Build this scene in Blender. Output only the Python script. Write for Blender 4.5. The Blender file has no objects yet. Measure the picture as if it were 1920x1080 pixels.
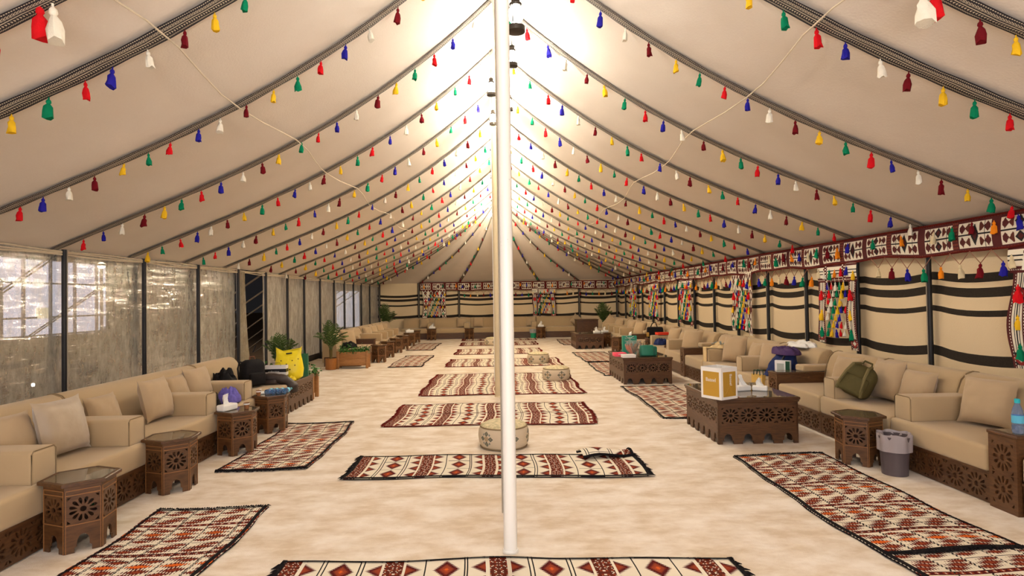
import bpy, bmesh, math, random
from mathutils import Vector, Matrix, Euler, noise
R = math.radians; PI = math.pi; TAU = 2 * PI
random.seed(7)
SC = bpy.context.scene; COL = SC.collection

# ------------------------------------------------------------------ camera, world, exposure
H = 1.6; F = 1100.0
CM = Matrix.Rotation(R(-1.3), 3, 'Z') @ Matrix.Rotation(PI / 2 + R(1.04), 3, 'X') @ Matrix.Rotation(R(-0.9), 3, 'Z')
cd = bpy.data.cameras.new('camera'); cam = bpy.data.objects.new('camera', cd); COL.objects.link(cam)
cd.sensor_width = 36; cd.lens = 36 * F / 1920; cd.clip_end = 300; cd.clip_start = 0.02
cam.matrix_world = Matrix.Translation((0, 0, H)) @ CM.to_4x4()
SC.camera = cam
SC.view_settings.view_transform = 'Standard'; SC.view_settings.look = 'None'
SC.view_settings.gamma = 1; SC.view_settings.use_curve_mapping = False
SC.view_settings.exposure = 0.0
W = bpy.data.worlds.new('night'); SC.world = W; W.use_nodes = True
W.node_tree.nodes['Background'].inputs[0].default_value = (0.03, 0.028, 0.03, 1)
W.node_tree.nodes['Background'].inputs[1].default_value = 0.35
LAMP_W = 245.0            # watts of one ridge lantern
LAMP_NEAR = (1.0, 0.97, 0.91); LAMP_FAR = (1.0, 0.87, 0.65)
LANTERNS = [  # x, y, z, size of the hanging lanterns under the ridge
    (0.12, -2.2, 4.3, 1.0), (0.12, 0.4, 4.3, 1.0), (0.14, 2.6, 4.35, 1.0),
    (0.165, 4.55, 3.98, 1.0), (0.19, 6.55, 4.46, .85), (-0.06, 7.95, 4.62, .85), (0.2, 8.9, 4.72, .85), (-0.05, 9.5, 4.68, .85),
    (-0.07, 11.1, 4.66, .85), (-0.09, 13.4, 4.6, .85), (-0.12, 15.9, 4.5, .85), (-0.14, 18.2, 4.35, .85), (.1, 16.9, 4.6, .85), (.1, 12.4, 4.65, .85), (-.1, 19.3, 4.2, .85)]  # the two hidden behind the poles are added to brighten the far half
for i, (x, y, z, s) in enumerate(LANTERNS):
    l = bpy.data.lights.new('lantern_light', 'POINT'); o = bpy.data.objects.new('lantern_light', l); COL.objects.link(o)
    f = min(1, max(0, (y - 3) / 12)); l.color = [a + (b - a) * f for a, b in zip(LAMP_NEAR, LAMP_FAR)]
    l.energy = LAMP_W * (1.25 if y < 3 else 1.0) * (1.75 if y > 12 else 1.1 if y > 9 else 1); l.shadow_soft_size = 0.07
    o.location = (x, y, z - .17 * s)
# cool fill added behind the camera for sides facing it, no opening there
ld = bpy.data.lights.new('front_fill_light', 'AREA'); lo = bpy.data.objects.new('front_fill_light', ld); COL.objects.link(lo)
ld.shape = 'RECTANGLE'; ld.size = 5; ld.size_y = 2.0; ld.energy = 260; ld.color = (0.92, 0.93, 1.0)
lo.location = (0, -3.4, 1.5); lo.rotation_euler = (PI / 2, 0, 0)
# yard lamp outside the left wall; the other two are added lights without fixtures
OUT = [(-8.6, 12.9, 2.55, 60, (1, .86, .6)), (-12.2, 14.5, 3.0, 150, (.9, .88, 1)), (-8.2, 27.6, 2.4, 40, (.85, .88, 1))]
for (x, y, z, e, c) in OUT:
    l = bpy.data.lights.new('yard_light', 'POINT'); o = bpy.data.objects.new('yard_light', l); COL.objects.link(o)
    l.energy = e; l.color = c; l.shadow_soft_size = .12; o.location = (x, y, z)

def RAY(px, py): return CM @ Vector(((px - 960) / F, -(py - 540) / F, -1.0))
def G(px, py, z=0.0):
    d = RAY(px, py); t = (z - H) / d.z; return Vector((d.x * t, d.y * t, z))
def ATY(px, py, y):
    d = RAY(px, py); t = y / d.y; return Vector((d.x * t, y, H + d.z * t))
def ATX(px, py, x):
    d = RAY(px, py); t = x / d.x; return Vector((x, d.y * t, H + d.z * t))

# ------------------------------------------------------------------ materials
def S(r, g, b):
    f = lambda c: (c / 12.92 if c <= .04045 else ((c + .055) / 1.055) ** 2.4)
    return (f(r / 255), f(g / 255), f(b / 255), 1.0)
class NT:
    def __init__(s, name):
        s.m = bpy.data.materials.new(name); s.m.use_nodes = True; s.t = s.m.node_tree; s.n = s.t.nodes
        s.b = s.n['Principled BSDF']; s.out = s.n['Material Output']
    def node(s, typ, **kw):
        n = s.n.new(typ)
        for k, v in kw.items(): setattr(n, k, v)
        return n
    def link(s, a, b): s.t.links.new(a.s if isinstance(a, E) else a, b)
    def uv(s):
        n = s.node('ShaderNodeTexCoord'); sp = s.node('ShaderNodeSeparateXYZ'); s.link(n.outputs['UV'], sp.inputs[0])
        return E(s, sp.outputs[0]), E(s, sp.outputs[1])
    def obj(s): return s.node('ShaderNodeTexCoord').outputs['Object']
    def noise(s, scale, detail=3, vec=None, stretch=None, rough=.5):
        n = s.node('ShaderNodeTexNoise'); n.inputs['Scale'].default_value = scale; n.inputs['Detail'].default_value = detail
        n.inputs['Roughness'].default_value = rough
        v = vec or s.obj()
        if stretch:
            mp = s.node('ShaderNodeMapping'); mp.inputs['Scale'].default_value = stretch; s.link(v, mp.inputs[0]); v = mp.outputs[0]
        s.link(v, n.inputs['Vector']); return E(s, n.outputs[0])
    def mix(s, fac, a, b):
        n = s.node('ShaderNodeMix', data_type='RGBA')
        if isinstance(fac, E): s.link(fac, n.inputs[0])
        else: n.inputs[0].default_value = fac
        for v, k in ((a, 6), (b, 7)):
            if isinstance(v, tuple): n.inputs[k].default_value = v
            else: s.link(v, n.inputs[k])
        return n.outputs[2]
    def base(s, c):
        if isinstance(c, tuple): s.b.inputs['Base Color'].default_value = c
        else: s.link(c, s.b.inputs['Base Color'])
    def set(s, **kw):
        for k, v in kw.items(): s.b.inputs[k.replace('_', ' ')].default_value = v
    def bump(s, h, strength=.3, dist=.01):
        n = s.node('ShaderNodeBump'); n.inputs['Strength'].default_value = strength; n.inputs['Distance'].default_value = dist
        s.link(h, n.inputs['Height']); s.link(n.outputs[0], s.b.inputs['Normal']); return n.outputs[0]
class E:
    def __init__(s, t, sock): s.t = t; s.s = sock
    def m(s, op, *a):
        n = s.t.node('ShaderNodeMath', operation=op); s.t.link(s, n.inputs[0])
        for i, x in enumerate(a):
            if isinstance(x, E): s.t.link(x, n.inputs[i + 1])
            else: n.inputs[i + 1].default_value = x
        return E(s.t, n.outputs[0])
    def __add__(s, o): return s.m('ADD', o)
    def __sub__(s, o): return s.m('SUBTRACT', o)
    def __mul__(s, o): return s.m('MULTIPLY', o)
    def __truediv__(s, o): return s.m('DIVIDE', o)
    def lt(s, o): return s.m('LESS_THAN', o)
    def gt(s, o): return s.m('GREATER_THAN', o)
    def abs(s): return s.m('ABSOLUTE')
    def frac(s): return s.m('FRACT')
    def fl(s): return s.m('FLOOR')
    def max(s, o): return s.m('MAXIMUM', o)
    def min(s, o): return s.m('MINIMUM', o)
    def sin(s): return s.m('SINE')
    def q(s, step): return (s / step).fl() * step + step / 2
    def inv(s): return (s * -1.0) + 1.0
    def cell(s, per): return ((s / per).frac() - .5).abs() * 2.0   # 0 in the middle, 1 at the edges
    def band(s, a, b): return s.gt(a) * s.lt(b)
MAT = {}
def plain(name, col, rough=.8, spec=.3, var=.0, vs=30., bump=0., bs=200., bd=.004, metal=0., **kw):
    if name in MAT: return MAT[name]
    t = NT(name)
    if var:
        n = t.noise(vs, 4); a = tuple(c * (1 - var) for c in col[:3]) + (1,); b = tuple(min(1, c * (1 + var)) for c in col[:3]) + (1,)
        t.base(t.mix(n, a, b))
    else: t.base(col)
    t.set(Roughness=rough, Metallic=metal); t.b.inputs['Specular IOR Level'].default_value = spec
    if bump: t.bump(t.noise(bs, 3), bump, bd)
    for k, v in kw.items(): t.b.inputs[k.replace('_', ' ')].default_value = v
    MAT[name] = t.m; return t.m
def wood(name, col, dark, stretch=(1, 1, 1), rough=.42):
    t = NT(name)
    n = t.noise(9, 6, stretch=stretch, rough=.62); n2 = t.noise(3, 2)
    c = t.mix(((n - .3) * 2.2).max(0.0).min(1.0), dark, col); c = t.mix(n2 * .35, c, dark)
    t.base(c); t.set(Roughness=rough); t.bump(n, .12, .003); MAT[name] = t.m; return t.m
M_WOOD = wood('walnut wood', S(112, 75, 42), S(64, 38, 19), (1, 1, 6))
M_WOODH = wood('walnut wood lengthwise', S(106, 70, 39), S(58, 35, 18), (1, 9, 9))
M_WOODD = wood('dark walnut', S(96, 60, 36), S(56, 33, 18), (1, 6, 6))
M_PINE = wood('pine wood', S(180, 128, 70), S(140, 92, 46), (1, 1, 6), .55)
M_SOFA = plain('beige sofa velour', S(176, 153, 119), .9, .15, .05, 6, .12, 350, .002, Sheen_Weight=.25)
M_PIL = plain('beige pillow fabric', S(174, 151, 120), .85, .2, .05, 9, .15, 300, .002, Sheen_Weight=.3)
M_PILS = plain('satin taupe pillow', S(168, 150, 126), .5, .4, .14, 7, .2, 10, .02, Sheen_Weight=.5)
M_PIPE = plain('piping cord', S(140, 120, 92), .9, .1)
M_GLASS = plain('smoked table glass', S(96, 84, 66), .04, .6, 0)
M_BLACK = plain('black cloth', S(22, 20, 22), .85, .2, .2, 20, .2, 60, .01)
M_BLKP = plain('black post paint', S(26, 24, 25), .5, .4)
M_GREYL = plain('pale webbing', S(150, 140, 125), .8, .2)
M_WHITE = plain('white paper', S(238, 236, 232), .7, .3)
M_ROPE = plain('white rope', S(215, 200, 176), .9, .1, .1, 80, .3, 400, .004)
M_PLEAF = plain('palm leaf', S(62, 84, 34), .5, .4, .3, 8)
M_LEAF2 = plain('bright leaf', S(58, 104, 40), .5, .4, .35, 14)
M_POT = wood('bamboo pot', S(176, 116, 52), S(140, 84, 34), (8, 8, 1), .5)
M_SOIL = plain('soil', S(50, 36, 24), .95)
M_METAL = plain('lantern metal', S(60, 54, 48), .45, .5, .2, 20, metal=.6)
TC = {'white': S(240, 232, 214), 'maroon': S(112, 22, 30), 'yellow': S(240, 190, 40), 'green': S(14, 128, 88), 'red': S(214, 26, 34),
      'blue': S(40, 36, 150), 'orange': S(244, 140, 30), 'cream': S(226, 208, 168)}
M_T = {k: plain(k + ' wool', v, .95, .1, .12, 40, .5, 260, .006) for k, v in TC.items()}
MAR = S(84, 22, 22); RUST = S(146, 62, 36); ORG = S(226, 104, 34); WHT = S(238, 228, 208); BLK = S(26, 22, 24); CHOC = S(92, 36, 24)

def m_canvas():
    t = NT('felt canvas')
    n = t.noise(2.2, 5); f = t.noise(60, 3)
    c = t.mix(n, S(226, 213, 198), S(238, 227, 214)); c = t.mix(f * .2, c, S(206, 190, 172)); t.base(c)
    t.set(Roughness=.95); t.b.inputs['Specular IOR Level'].default_value = .1
    t.bump(f + n * 2.0, .18, .01); return t.m
M_CANVAS = m_canvas()
def m_carpet():
    t = NT('cream plush carpet')
    v = t.obj()
    a = t.noise(2.6, 6, v, (1, 1.6, 1), .62); b = t.noise(9, 3, v, (.7, 1.8, 1)); f = t.noise(180, 2, v)
    c = t.mix(((a - .39) * 4.0).max(0.0).min(1.0), S(212, 193, 168), S(243, 234, 223))
    c = t.mix(((b - .45) * 1.6).max(0.0).min(.5), c, S(245, 234, 218)); c = t.mix(f * .15, c, S(206, 184, 156)); t.base(c)
    t.set(Roughness=.95); t.b.inputs['Specular IOR Level'].default_value = .08
    t.b.inputs['Sheen Weight'].default_value = .15
    t.bump(f + a * 4.0, .25, .012); return t.m
M_CARPET = m_carpet()
def m_stripewall():
    t = NT('striped tent cloth'); u, v = t.uv()
    k = v.band(1.75, 1.845).max(v.band(1.59, 1.69)).max(v.band(1.385, 1.45)).max(v.band(.875, .985)).max(v.band(.0, .1))
    f = t.noise(70, 3); n = t.noise(1.5, 3)
    c = t.mix(n, S(212, 190, 154), S(224, 204, 170)); d = t.mix(f, S(40, 35, 31), S(58, 52, 45))
    t.base(t.mix(k, c, d)); t.set(Roughness=.95); t.b.inputs['Specular IOR Level'].default_value = .1; t.bump(f + n * 1.5, .2, .008); return t.m
M_STRIPE = m_stripewall()
def m_strap():      # woven roof strap: u metres along, v 0..1 across
    t = NT('woven roof strap'); u, v = t.uv()
    w1 = v.band(.14, .24) * (u * 60 + v * 14).frac().lt(.55)
    w2 = v.band(.34, .46) * ((u * 50).frac() - (v - .4).abs() * 3.0).frac().lt(.5)
    w3 = v.band(.53, .58)
    w4 = v.band(.64, .80) * (((u * 46) + (v - .72).abs() * 16).frac()).lt(.5)
    w5 = v.band(.88, .93) * (u * 60).frac().lt(.6)
    k = w1.max(w2).max(w3).max(w4).max(w5)
    t.base(t.mix(k, S(38, 34, 40), S(205, 192, 170))); t.set(Roughness=.95); t.bump(k, .3, .004); return t.m
M_STRAP = m_strap()
def m_kilim_band():  # long rugs across the middle: u metres along the rug, v metres across
    t = NT('kilim with cross bands'); u0, v0 = t.uv()
    u = u0.q(.008); v = v0.q(.008)
    P = .62; a = (u / P).frac() * P
    jag = ((v0 / .016).frac() - .5).abs() * .02
    bt = v.cell(.19); bd = v.cell(.26)
    lat = a.lt(.105)
    latp = (((u / .034).frac() - .5).abs() + ((v / .05).frac() - .5).abs())
    col = t.mix(latp.lt(.28), CHOC, RUST); col = t.mix(latp.band(.44, .5), col, WHT)
    out = t.mix(0.0, WHT, WHT)
    # triangles pointing away from the lattice on both sides
    t1 = (a - .125) / .10 + jag * 26; m1 = a.band(.125, .225) * bt.lt(t1.inv())
    m1b = a.band(.125, .2) * bt.lt(t1.inv() - .38)
    t2 = (a * -1.0 + .60) / .10 + jag * 26; m2 = a.band(.50, .60) * bt.lt(t2.inv()); m2b = a.band(.53, .60) * bt.lt(t2.inv() - .38)
    # middle diamonds
    dd = ((a - .365) / .085).abs() + bd * 1.0 + jag * 20
    m3 = a.band(.27, .46) * dd.lt(.98); m3b = a.band(.27, .46) * dd.lt(.60); m3c = a.band(.27, .46) * dd.lt(.24)
    ln = a.band(.235, .243).max(a.band(.258, .264)).max(a.band(.466, .474)).max(a.band(.488, .494))
    hm = v.cell(.26).gt(.96) * a.band(.26, .47)
    out = t.mix(m1.max(m2), out, MAR); out = t.mix(m1b.max(m2b), out, RUST)
    out = t.mix(m3, out, MAR); out = t.mix(m3b, out, RUST); out = t.mix(m3c, out, ORG)
    out = t.mix(ln.max(hm), out, BLK); out = t.mix(lat, out, col)
    f = t.noise(300, 2); out = t.mix(f * .12, out, BLK)
    t.base(out); t.set(Roughness=.95); t.b.inputs['Specular IOR Level'].default_value = .1; t.bump(f, .3, .004); return t.m
def m_kilim_leaf():  # side rugs: u metres across the rug, v metres along it
    t = NT('kilim with jagged leaves'); u0, v0 = t.uv()
    u = u0.q(.007); v = v0.q(.007)
    P = .50; a = (v / P).frac() * P
    cu = (u / .205 + .5).frac() - .5            # -0.5..0.5 inside one column
    jag = ((u0 / .02).frac() - .5).abs() * 1.3
    out = t.mix(0.0, WHT, WHT)
    def leaf(mid, hh, sh, col, col2, out):
        d = ((a - mid) / hh).abs() + ((cu - sh).abs() * 2.1) + jag - .22
        out = t.mix(d.lt(1.0), out, col); return t.mix(d.lt(.55), out, col2)
    out = leaf(.05, .03, .18, MAR, RUST, out); out = leaf(.10, .045, -.1, MAR, RUST, out)
    out = leaf(.17, .05, .05, MAR, CHOC, out); out = leaf(.17, .022, .05, ORG, ORG, out)
    out = leaf(.235, .035, -.15, MAR, RUST, out); out = leaf(.27, .022, .22, MAR, RUST, out)
    out = leaf(.385, .035, .2, MAR, RUST, out); out = leaf(.43, .042, -.05, MAR, RUST, out); out = leaf(.475, .025, -.25, MAR, RUST, out)
    lat = a.band(.305, .35); lp = ((u / .05).frac() - .5).abs() + ((a - .3275) / .045).abs()
    lc = t.mix(lp.lt(.38), MAR, RUST); lc = t.mix(lp.lt(.16), lc, WHT)
    out = t.mix(lat * (((u0 / .014).frac() - .5).abs() * .016 + (a - .3275).abs()).lt(.026), out, lc)
    thin = ((a / .083).frac()).lt(.05) * (cu.abs()).lt(.42)
    out = t.mix(thin, out, BLK)
    br = cu.abs().gt(.455) * ((v * 34 + cu * 10).frac()).lt(.6)
    out = t.mix(br, out, BLK)
    f = t.noise(300, 2); out = t.mix(f * .1, out, BLK)
    t.base(out); t.set(Roughness=.95); t.b.inputs['Specular IOR Level'].default_value = .1; t.bump(f, .3, .004); return t.m
M_KBAND = m_kilim_band(); M_KLEAF = m_kilim_leaf()
M_FRBLK = plain('black rug border', S(28, 25, 27), .95, .1, .2, 90, .5, 300, .006)
M_FRMAR = plain('maroon rug fringe', S(96, 28, 22), .95, .1, .3, 90, .5, 300, .006)
def m_frieze():      # u metres along, v 0..1 up
    t = NT('woven frieze'); u0, v0 = t.uv(); u = u0.q(.008); v = v0.q(.024)
    P = 1.06; a = (u / P).frac() * P
    yy = (v - .5).abs() * 2
    def panel(x0, x1, out, dia):
        w = (x1 - x0) / 2; x = (a - (x0 + w)) / w; ax = x.abs(); inside = ax.lt(1.0) * yy.lt(.80)
        o = t.mix(inside, out, WHT)
        side = ((ax - .78).abs() / .22 + ((yy - .42).abs() / .32)).lt(1.0) * (ax.lt(.94))
        o = t.mix(side * inside, o, MAR)
        tri = ((ax - .36) / .24).abs() + ((yy - .45).abs() / .30); o = t.mix(tri.lt(1.0) * inside * ax.gt(.30), o, CHOC)
        ln = ax.band(.60, .635).max(yy.band(.0, .05)); o = t.mix(ln * inside, o, BLK)
        d = ax / .26 + (yy / dia if dia > .4 else (yy - .45).abs() / .34); o = t.mix(d.lt(1.0) * inside, o, BLK)
        o = t.mix(d.lt(.55) * inside, o, MAR); return o
    out = t.mix(0.0, MAR, MAR)
    st = ((v0 * 9).frac()).lt(.5) * a.band(.44, .53) * ((u0 * 40).frac()).lt(.5); out = t.mix(st, out, RUST)
    out = panel(.03, .44, out, .3); out = panel(.54, .98, out, .7)
    edge = yy.gt(.90) * ((u0 * 28).frac()).lt(.35); out = t.mix(edge, out, RUST)
    f = t.noise(260, 2); out = t.mix(f * .2, out, BLK); t.base(out); t.set(Roughness=.95); t.bump(f, .3, .004); return t.m
M_FRIEZE = m_frieze()
def m_hang(kind):    # hanging decoration legs: u 0..1 across, v metres down
    t = NT('woven hanging ' + kind); u0, v0 = t.uv(); v = v0.q(.01)
    ax = (u0 - .5).abs() * 2
    out = t.mix(0.0, MAR, MAR)
    if kind == 'striped':
        out = t.mix(ax.lt(.52), out, WHT); out = t.mix(ax.lt(.07).max(ax.band(.2, .28)), out, BLK)
        b = ((v + .22) / .62).frac(); blk = b.band(.40, .60); star = (ax + ((b - .5) * 9).abs()).lt(1.0)
        out = t.mix(blk * ax.lt(.75), out, BLK); out = t.mix(blk * star, out, S(150, 40, 34)); out = t.mix(blk * (ax + ((b - .5) * 9).abs()).lt(.45), out, WHT)
        out = t.mix(ax.band(.66, .74) * ((v0 * 34).frac()).lt(.5), out, WHT)
    else:
        out = t.mix(ax.lt(.82), out, WHT)
        b = (v / .24).frac(); tri = (b * 2 - 1).abs(); out = t.mix((((ax - .42).abs()) * 2.2 + ((b * 2).frac() - .5).abs() * 1.8).lt(.62) * ax.lt(.8), out, MAR)
        out = t.mix((ax * 1.4 + tri).lt(.55), out, BLK); out = t.mix((ax * 1.4 + tri).lt(.25), out, RUST)
        bb = (v / .52).frac(); out = t.mix(bb.gt(.82), out, MAR)
    f = t.noise(260, 2); out = t.mix(f * .2, out, BLK); t.base(out); t.set(Roughness=.95); t.bump(f, .3, .004); return t.m
M_HSTR = m_hang('striped'); M_HDIA = m_hang('diamonds')
def m_header():      # header of a hanging: u metres along, v 0..1 up
    t = NT('woven hanging header'); u0, v0 = t.uv(); yy = (v0 - .5).abs() * 2
    out = t.mix(0.0, MAR, MAR); out = t.mix(yy.lt(.56), out, WHT); out = t.mix(yy.band(.10, .2), out, BLK)
    out = t.mix(yy.band(.74, .82) * ((u0 * 40).frac()).lt(.5), out, WHT)
    c = ((u0 / .46).frac() - .5).abs(); out = t.mix(c.lt(.11), out, MAR)
    out = t.mix(c.lt(.11) * ((u0.q(.008) * 60).sin() * (v0.q(.03) * 40).sin()).gt(.3), out, WHT)
    t.base(out); t.set(Roughness=.95); return t.m
M_HEAD = m_header()
def m_plastic(name, haze, tint, wr):
    t = NT(name); t.n.remove(t.b)
    u, v = t.uv()
    tr = t.node('ShaderNodeBsdfTransparent'); df = t.node('ShaderNodeBsdfDiffuse'); tl = t.node('ShaderNodeBsdfTranslucent'); gl = t.node('ShaderNodeBsdfGlossy')
    tr.inputs[0].default_value = (.93, .92, .88, 1)
    n = t.noise(7.0, 9, stretch=(1, 1.3, .5), rough=.72); w = t.noise(2.4, 4, stretch=(1, .7, 4.5)); w2 = t.noise(9, 3, stretch=(1, 2.5, .6))
    dirt = ((n - .34) * 3.0).max(0.0).min(1.0)
    col = t.mix(dirt, tuple(c * .66 for c in tint[:3]) + (1,), tint)
    for x in (df, tl): t.link(col, x.inputs[0])
    gl.inputs['Roughness'].default_value = .09; gl.inputs['Color'].default_value = (.9, .88, .84, 1)
    bp = t.node('ShaderNodeBump'); bp.inputs['Strength'].default_value = wr; bp.inputs['Distance'].default_value = .05
    t.link(w * 1.0 + w2 * .35, bp.inputs['Height']); t.link(bp.outputs[0], gl.inputs['Normal'])
    m1 = t.node('ShaderNodeMixShader'); m1.inputs[0].default_value = .45; t.link(df.outputs[0], m1.inputs[1]); t.link(tl.outputs[0], m1.inputs[2])
    m2 = t.node('ShaderNodeMixShader'); t.link((dirt * .26 + (haze - .13)), m2.inputs[0]); t.link(tr.outputs[0], m2.inputs[1]); t.link(m1.outputs[0], m2.inputs[2])
    fr = t.node('ShaderNodeFresnel'); fr.inputs[0].default_value = 1.35
    m3 = t.node('ShaderNodeMixShader'); t.link((E(t, fr.outputs[0]) * .8).min(.4) + .015, m3.inputs[0]); t.link(m2.outputs[0], m3.inputs[1]); t.link(gl.outputs[0], m3.inputs[2])
    t.link(m3.outputs[0], t.out.inputs['Surface']); return t.m
M_PLAS = m_plastic('clear dusty plastic sheet', .57, S(252, 244, 220), .6)
M_PLASD = m_plastic('cloudy plastic sheet', .78, S(250, 240, 216), .5)
M_PLASC = m_plastic('bunched plastic curtain', .7, S(214, 200, 170), .6)
def emit(name, col, st):
    t = NT(name); t.base(col); t.b.inputs['Emission Color'].default_value = col; t.b.inputs['Emission Strength'].default_value = st; return t.m
M_BULB = emit('lit bulb', (1, .86, .62, 1), 60)
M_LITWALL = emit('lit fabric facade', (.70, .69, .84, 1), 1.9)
M_LITWIN = emit('lit window', (1, .86, .6, 1), 1.6)
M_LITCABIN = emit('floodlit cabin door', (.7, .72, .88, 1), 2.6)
def clear(name, col, rough=.05, trans=.9, ior=1.45, alpha=1):
    return plain(name, col, rough, .5, Transmission_Weight=trans, IOR=ior, Alpha=alpha)
M_GLOBE = emit('lit frosted lantern glass', (1, .93, .80, 1), 14)
M_BOT = clear('blue bottle plastic', S(170, 200, 245), .06, .85, 1.2)
M_FILM = clear('clear wrap film', (.95, .95, .93, 1), .15, .85, 1.05)

# ------------------------------------------------------------------ object helpers
def newobj(name, data, parent=None):
    o = bpy.data.objects.new(name, data); COL.objects.link(o)
    if parent is not None: o.parent = parent
    return o
def tag(o, label=None, cat=None, group=None, kind=None):
    if label: o['label'] = label
    if cat: o['category'] = cat
    if group: o['group'] = group
    if kind: o['kind'] = kind
    return o
def thing(name, label, cat, loc=(0, 0, 0), rz=0, group=None):
    o = newobj(name, None); o.location = loc; o.rotation_euler = (0, 0, rz); o.empty_display_size = .1
    return tag(o, label, cat, group)
def dup(root, loc=None, rz=None, label=None, group=None):
    r = root.copy(); COL.objects.link(r)
    if loc is not None: r.location = loc
    if rz is not None: r.rotation_euler = (0, 0, rz)
    if label: r['label'] = label
    if group: r['group'] = group
    for ch in list(root.children):
        c = ch.copy(); COL.objects.link(c); c.parent = r
        for gch in list(ch.children):
            d = gch.copy(); COL.objects.link(d); d.parent = c
    return r
class MB:
    def __init__(s): s.v = []; s.f = []; s.uv = {}; s.mi = {}
    def add(s, vs, fs, uvs=None, mi=0, mx=None):
        b = len(s.v)
        s.v += [tuple(mx @ Vector(v)) if mx else tuple(v) for v in vs]
        for i, f in enumerate(fs):
            if uvs: s.uv[len(s.f)] = uvs[i]
            if mi: s.mi[len(s.f)] = mi
            s.f.append([b + k for k in f])
        return s
    def box(s, x0, x1, y0, y1, z0, z1, mi=0, mx=None):
        vs = [(x, y, z) for z in (z0, z1) for y in (y0, y1) for x in (x0, x1)]
        return s.add(vs, [(0, 2, 3, 1), (4, 5, 7, 6), (0, 1, 5, 4), (2, 6, 7, 3), (0, 4, 6, 2), (1, 3, 7, 5)], mi=mi, mx=mx)
    def rbox(s, x0, x1, y0, y1, z0, z1, r, n=3, mx=None, crown=0):
        # box with rounded edges: every face a grid, corners pulled onto spheres
        c = Vector(((x0 + x1) / 2, (y0 + y1) / 2, (z0 + z1) / 2)); h = Vector(((x1 - x0) / 2, (y1 - y0) / 2, (z1 - z0) / 2)); r = min(r, *h)
        def ax(hh):
            a = [-hh + r * (1 - math.cos(PI / 2 * k / n)) for k in range(n)] + [-hh + r]
            return a + [-v for v in reversed(a)]
        A = [ax(h[i]) for i in range(3)]
        def put(p):
            q = Vector([max(-h[i] + r, min(h[i] - r, p[i])) for i in range(3)]); d = p - q
            if d.length > 1e-9: p = q + d.normalized() * r
            if crown and p.z > 0: p = p + Vector((0, 0, crown * (1 - (p.x / h.x) ** 2) * (1 - (p.y / h.y) ** 2)))
            return c + p
        for (i, j, k) in ((0, 1, 2), (1, 2, 0), (2, 0, 1)):
            for sg in (-1, 1):
                vs = []; U = A[i]; V = A[j]
                for b in V:
                    for a in U:
                        p = [0, 0, 0]; p[i] = a; p[j] = b; p[k] = sg * h[k]; vs.append(put(Vector(p)))
                m = len(U); fs = []
                for b in range(len(V) - 1):
                    for a in range(m - 1):
                        q = (b * m + a, b * m + a + 1, (b + 1) * m + a + 1, (b + 1) * m + a); fs.append(q if sg > 0 else q[::-1])
                s.add(vs, fs, mx=mx)
        return s
    def lathe(s, prof, n=16, cx=0, cy=0, cap=True, mi=0, mx=None, skip=None):
        vs = []; fs = []
        for (r, z) in prof:
            for k in range(n): vs.append((cx + r * math.cos(TAU * k / n), cy + r * math.sin(TAU * k / n), z))
        for i in range(len(prof) - 1):
            for k in range(n):
                if skip and skip(i, k): continue
                fs.append((i * n + k, i * n + (k + 1) % n, (i + 1) * n + (k + 1) % n, (i + 1) * n + k))
        if cap: fs.append(tuple(reversed(range(n)))); fs.append(tuple(range((len(prof) - 1) * n, len(prof) * n)))
        return s.add(vs, fs, mi=mi, mx=mx)
    def tube(s, pts, r, n=6, cap=True, mi=0, mx=None):
        pts = [Vector(p) for p in pts]; vs = []; fs = []; up = Vector((0, 0, 1))
        for i, p in enumerate(pts):
            d = (pts[min(i + 1, len(pts) - 1)] - pts[max(i - 1, 0)]).normalized()
            a = d.cross(up)
            if a.length < 1e-4: a = d.cross(Vector((1, 0, 0)))
            a.normalize(); b = a.cross(d); rr = r[i] if isinstance(r, (list, tuple)) else r
            for k in range(n): vs.append(p + (a * math.cos(TAU * k / n) + b * math.sin(TAU * k / n)) * rr)
        for i in range(len(pts) - 1):
            for k in range(n): fs.append((i * n + k, (i + 1) * n + k, (i + 1) * n + (k + 1) % n, i * n + (k + 1) % n))
        if cap: fs.append(tuple(range(n))); fs.append(tuple(reversed(range((len(pts) - 1) * n, len(pts) * n))))
        return s.add(vs, fs, mi=mi, mx=mx)
    def grid(s, fn, nu, nv, uvf=None, flip=False, mi=0):
        vs = [fn(i / nu, j / nv) for j in range(nv + 1) for i in range(nu + 1)]; fs = []; us = []
        for j in range(nv):
            for i in range(nu):
                q = [j * (nu + 1) + i, j * (nu + 1) + i + 1, (j + 1) * (nu + 1) + i + 1, (j + 1) * (nu + 1) + i]
                c = [(i, j), (i + 1, j), (i + 1, j + 1), (i, j + 1)]
                if flip: q.reverse(); c.reverse()
                fs.append(q)
                if uvf: us.append([uvf(a / nu, b / nv) for a, b in c])
        return s.add(vs, fs, us if uvf else None, mi=mi)
    def loft(s, secs, cap=True, mi=0, mx=None):
        n = len(secs[0]); vs = [p for q in secs for p in q]; fs = []
        for i in range(len(secs) - 1):
            for k in range(n): fs.append((i * n + k, i * n + (k + 1) % n, (i + 1) * n + (k + 1) % n, (i + 1) * n + k))
        if cap: fs.append(tuple(reversed(range(n)))); fs.append(tuple(range((len(secs) - 1) * n, len(secs) * n)))
        return s.add(vs, fs, mi=mi, mx=mx)
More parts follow.
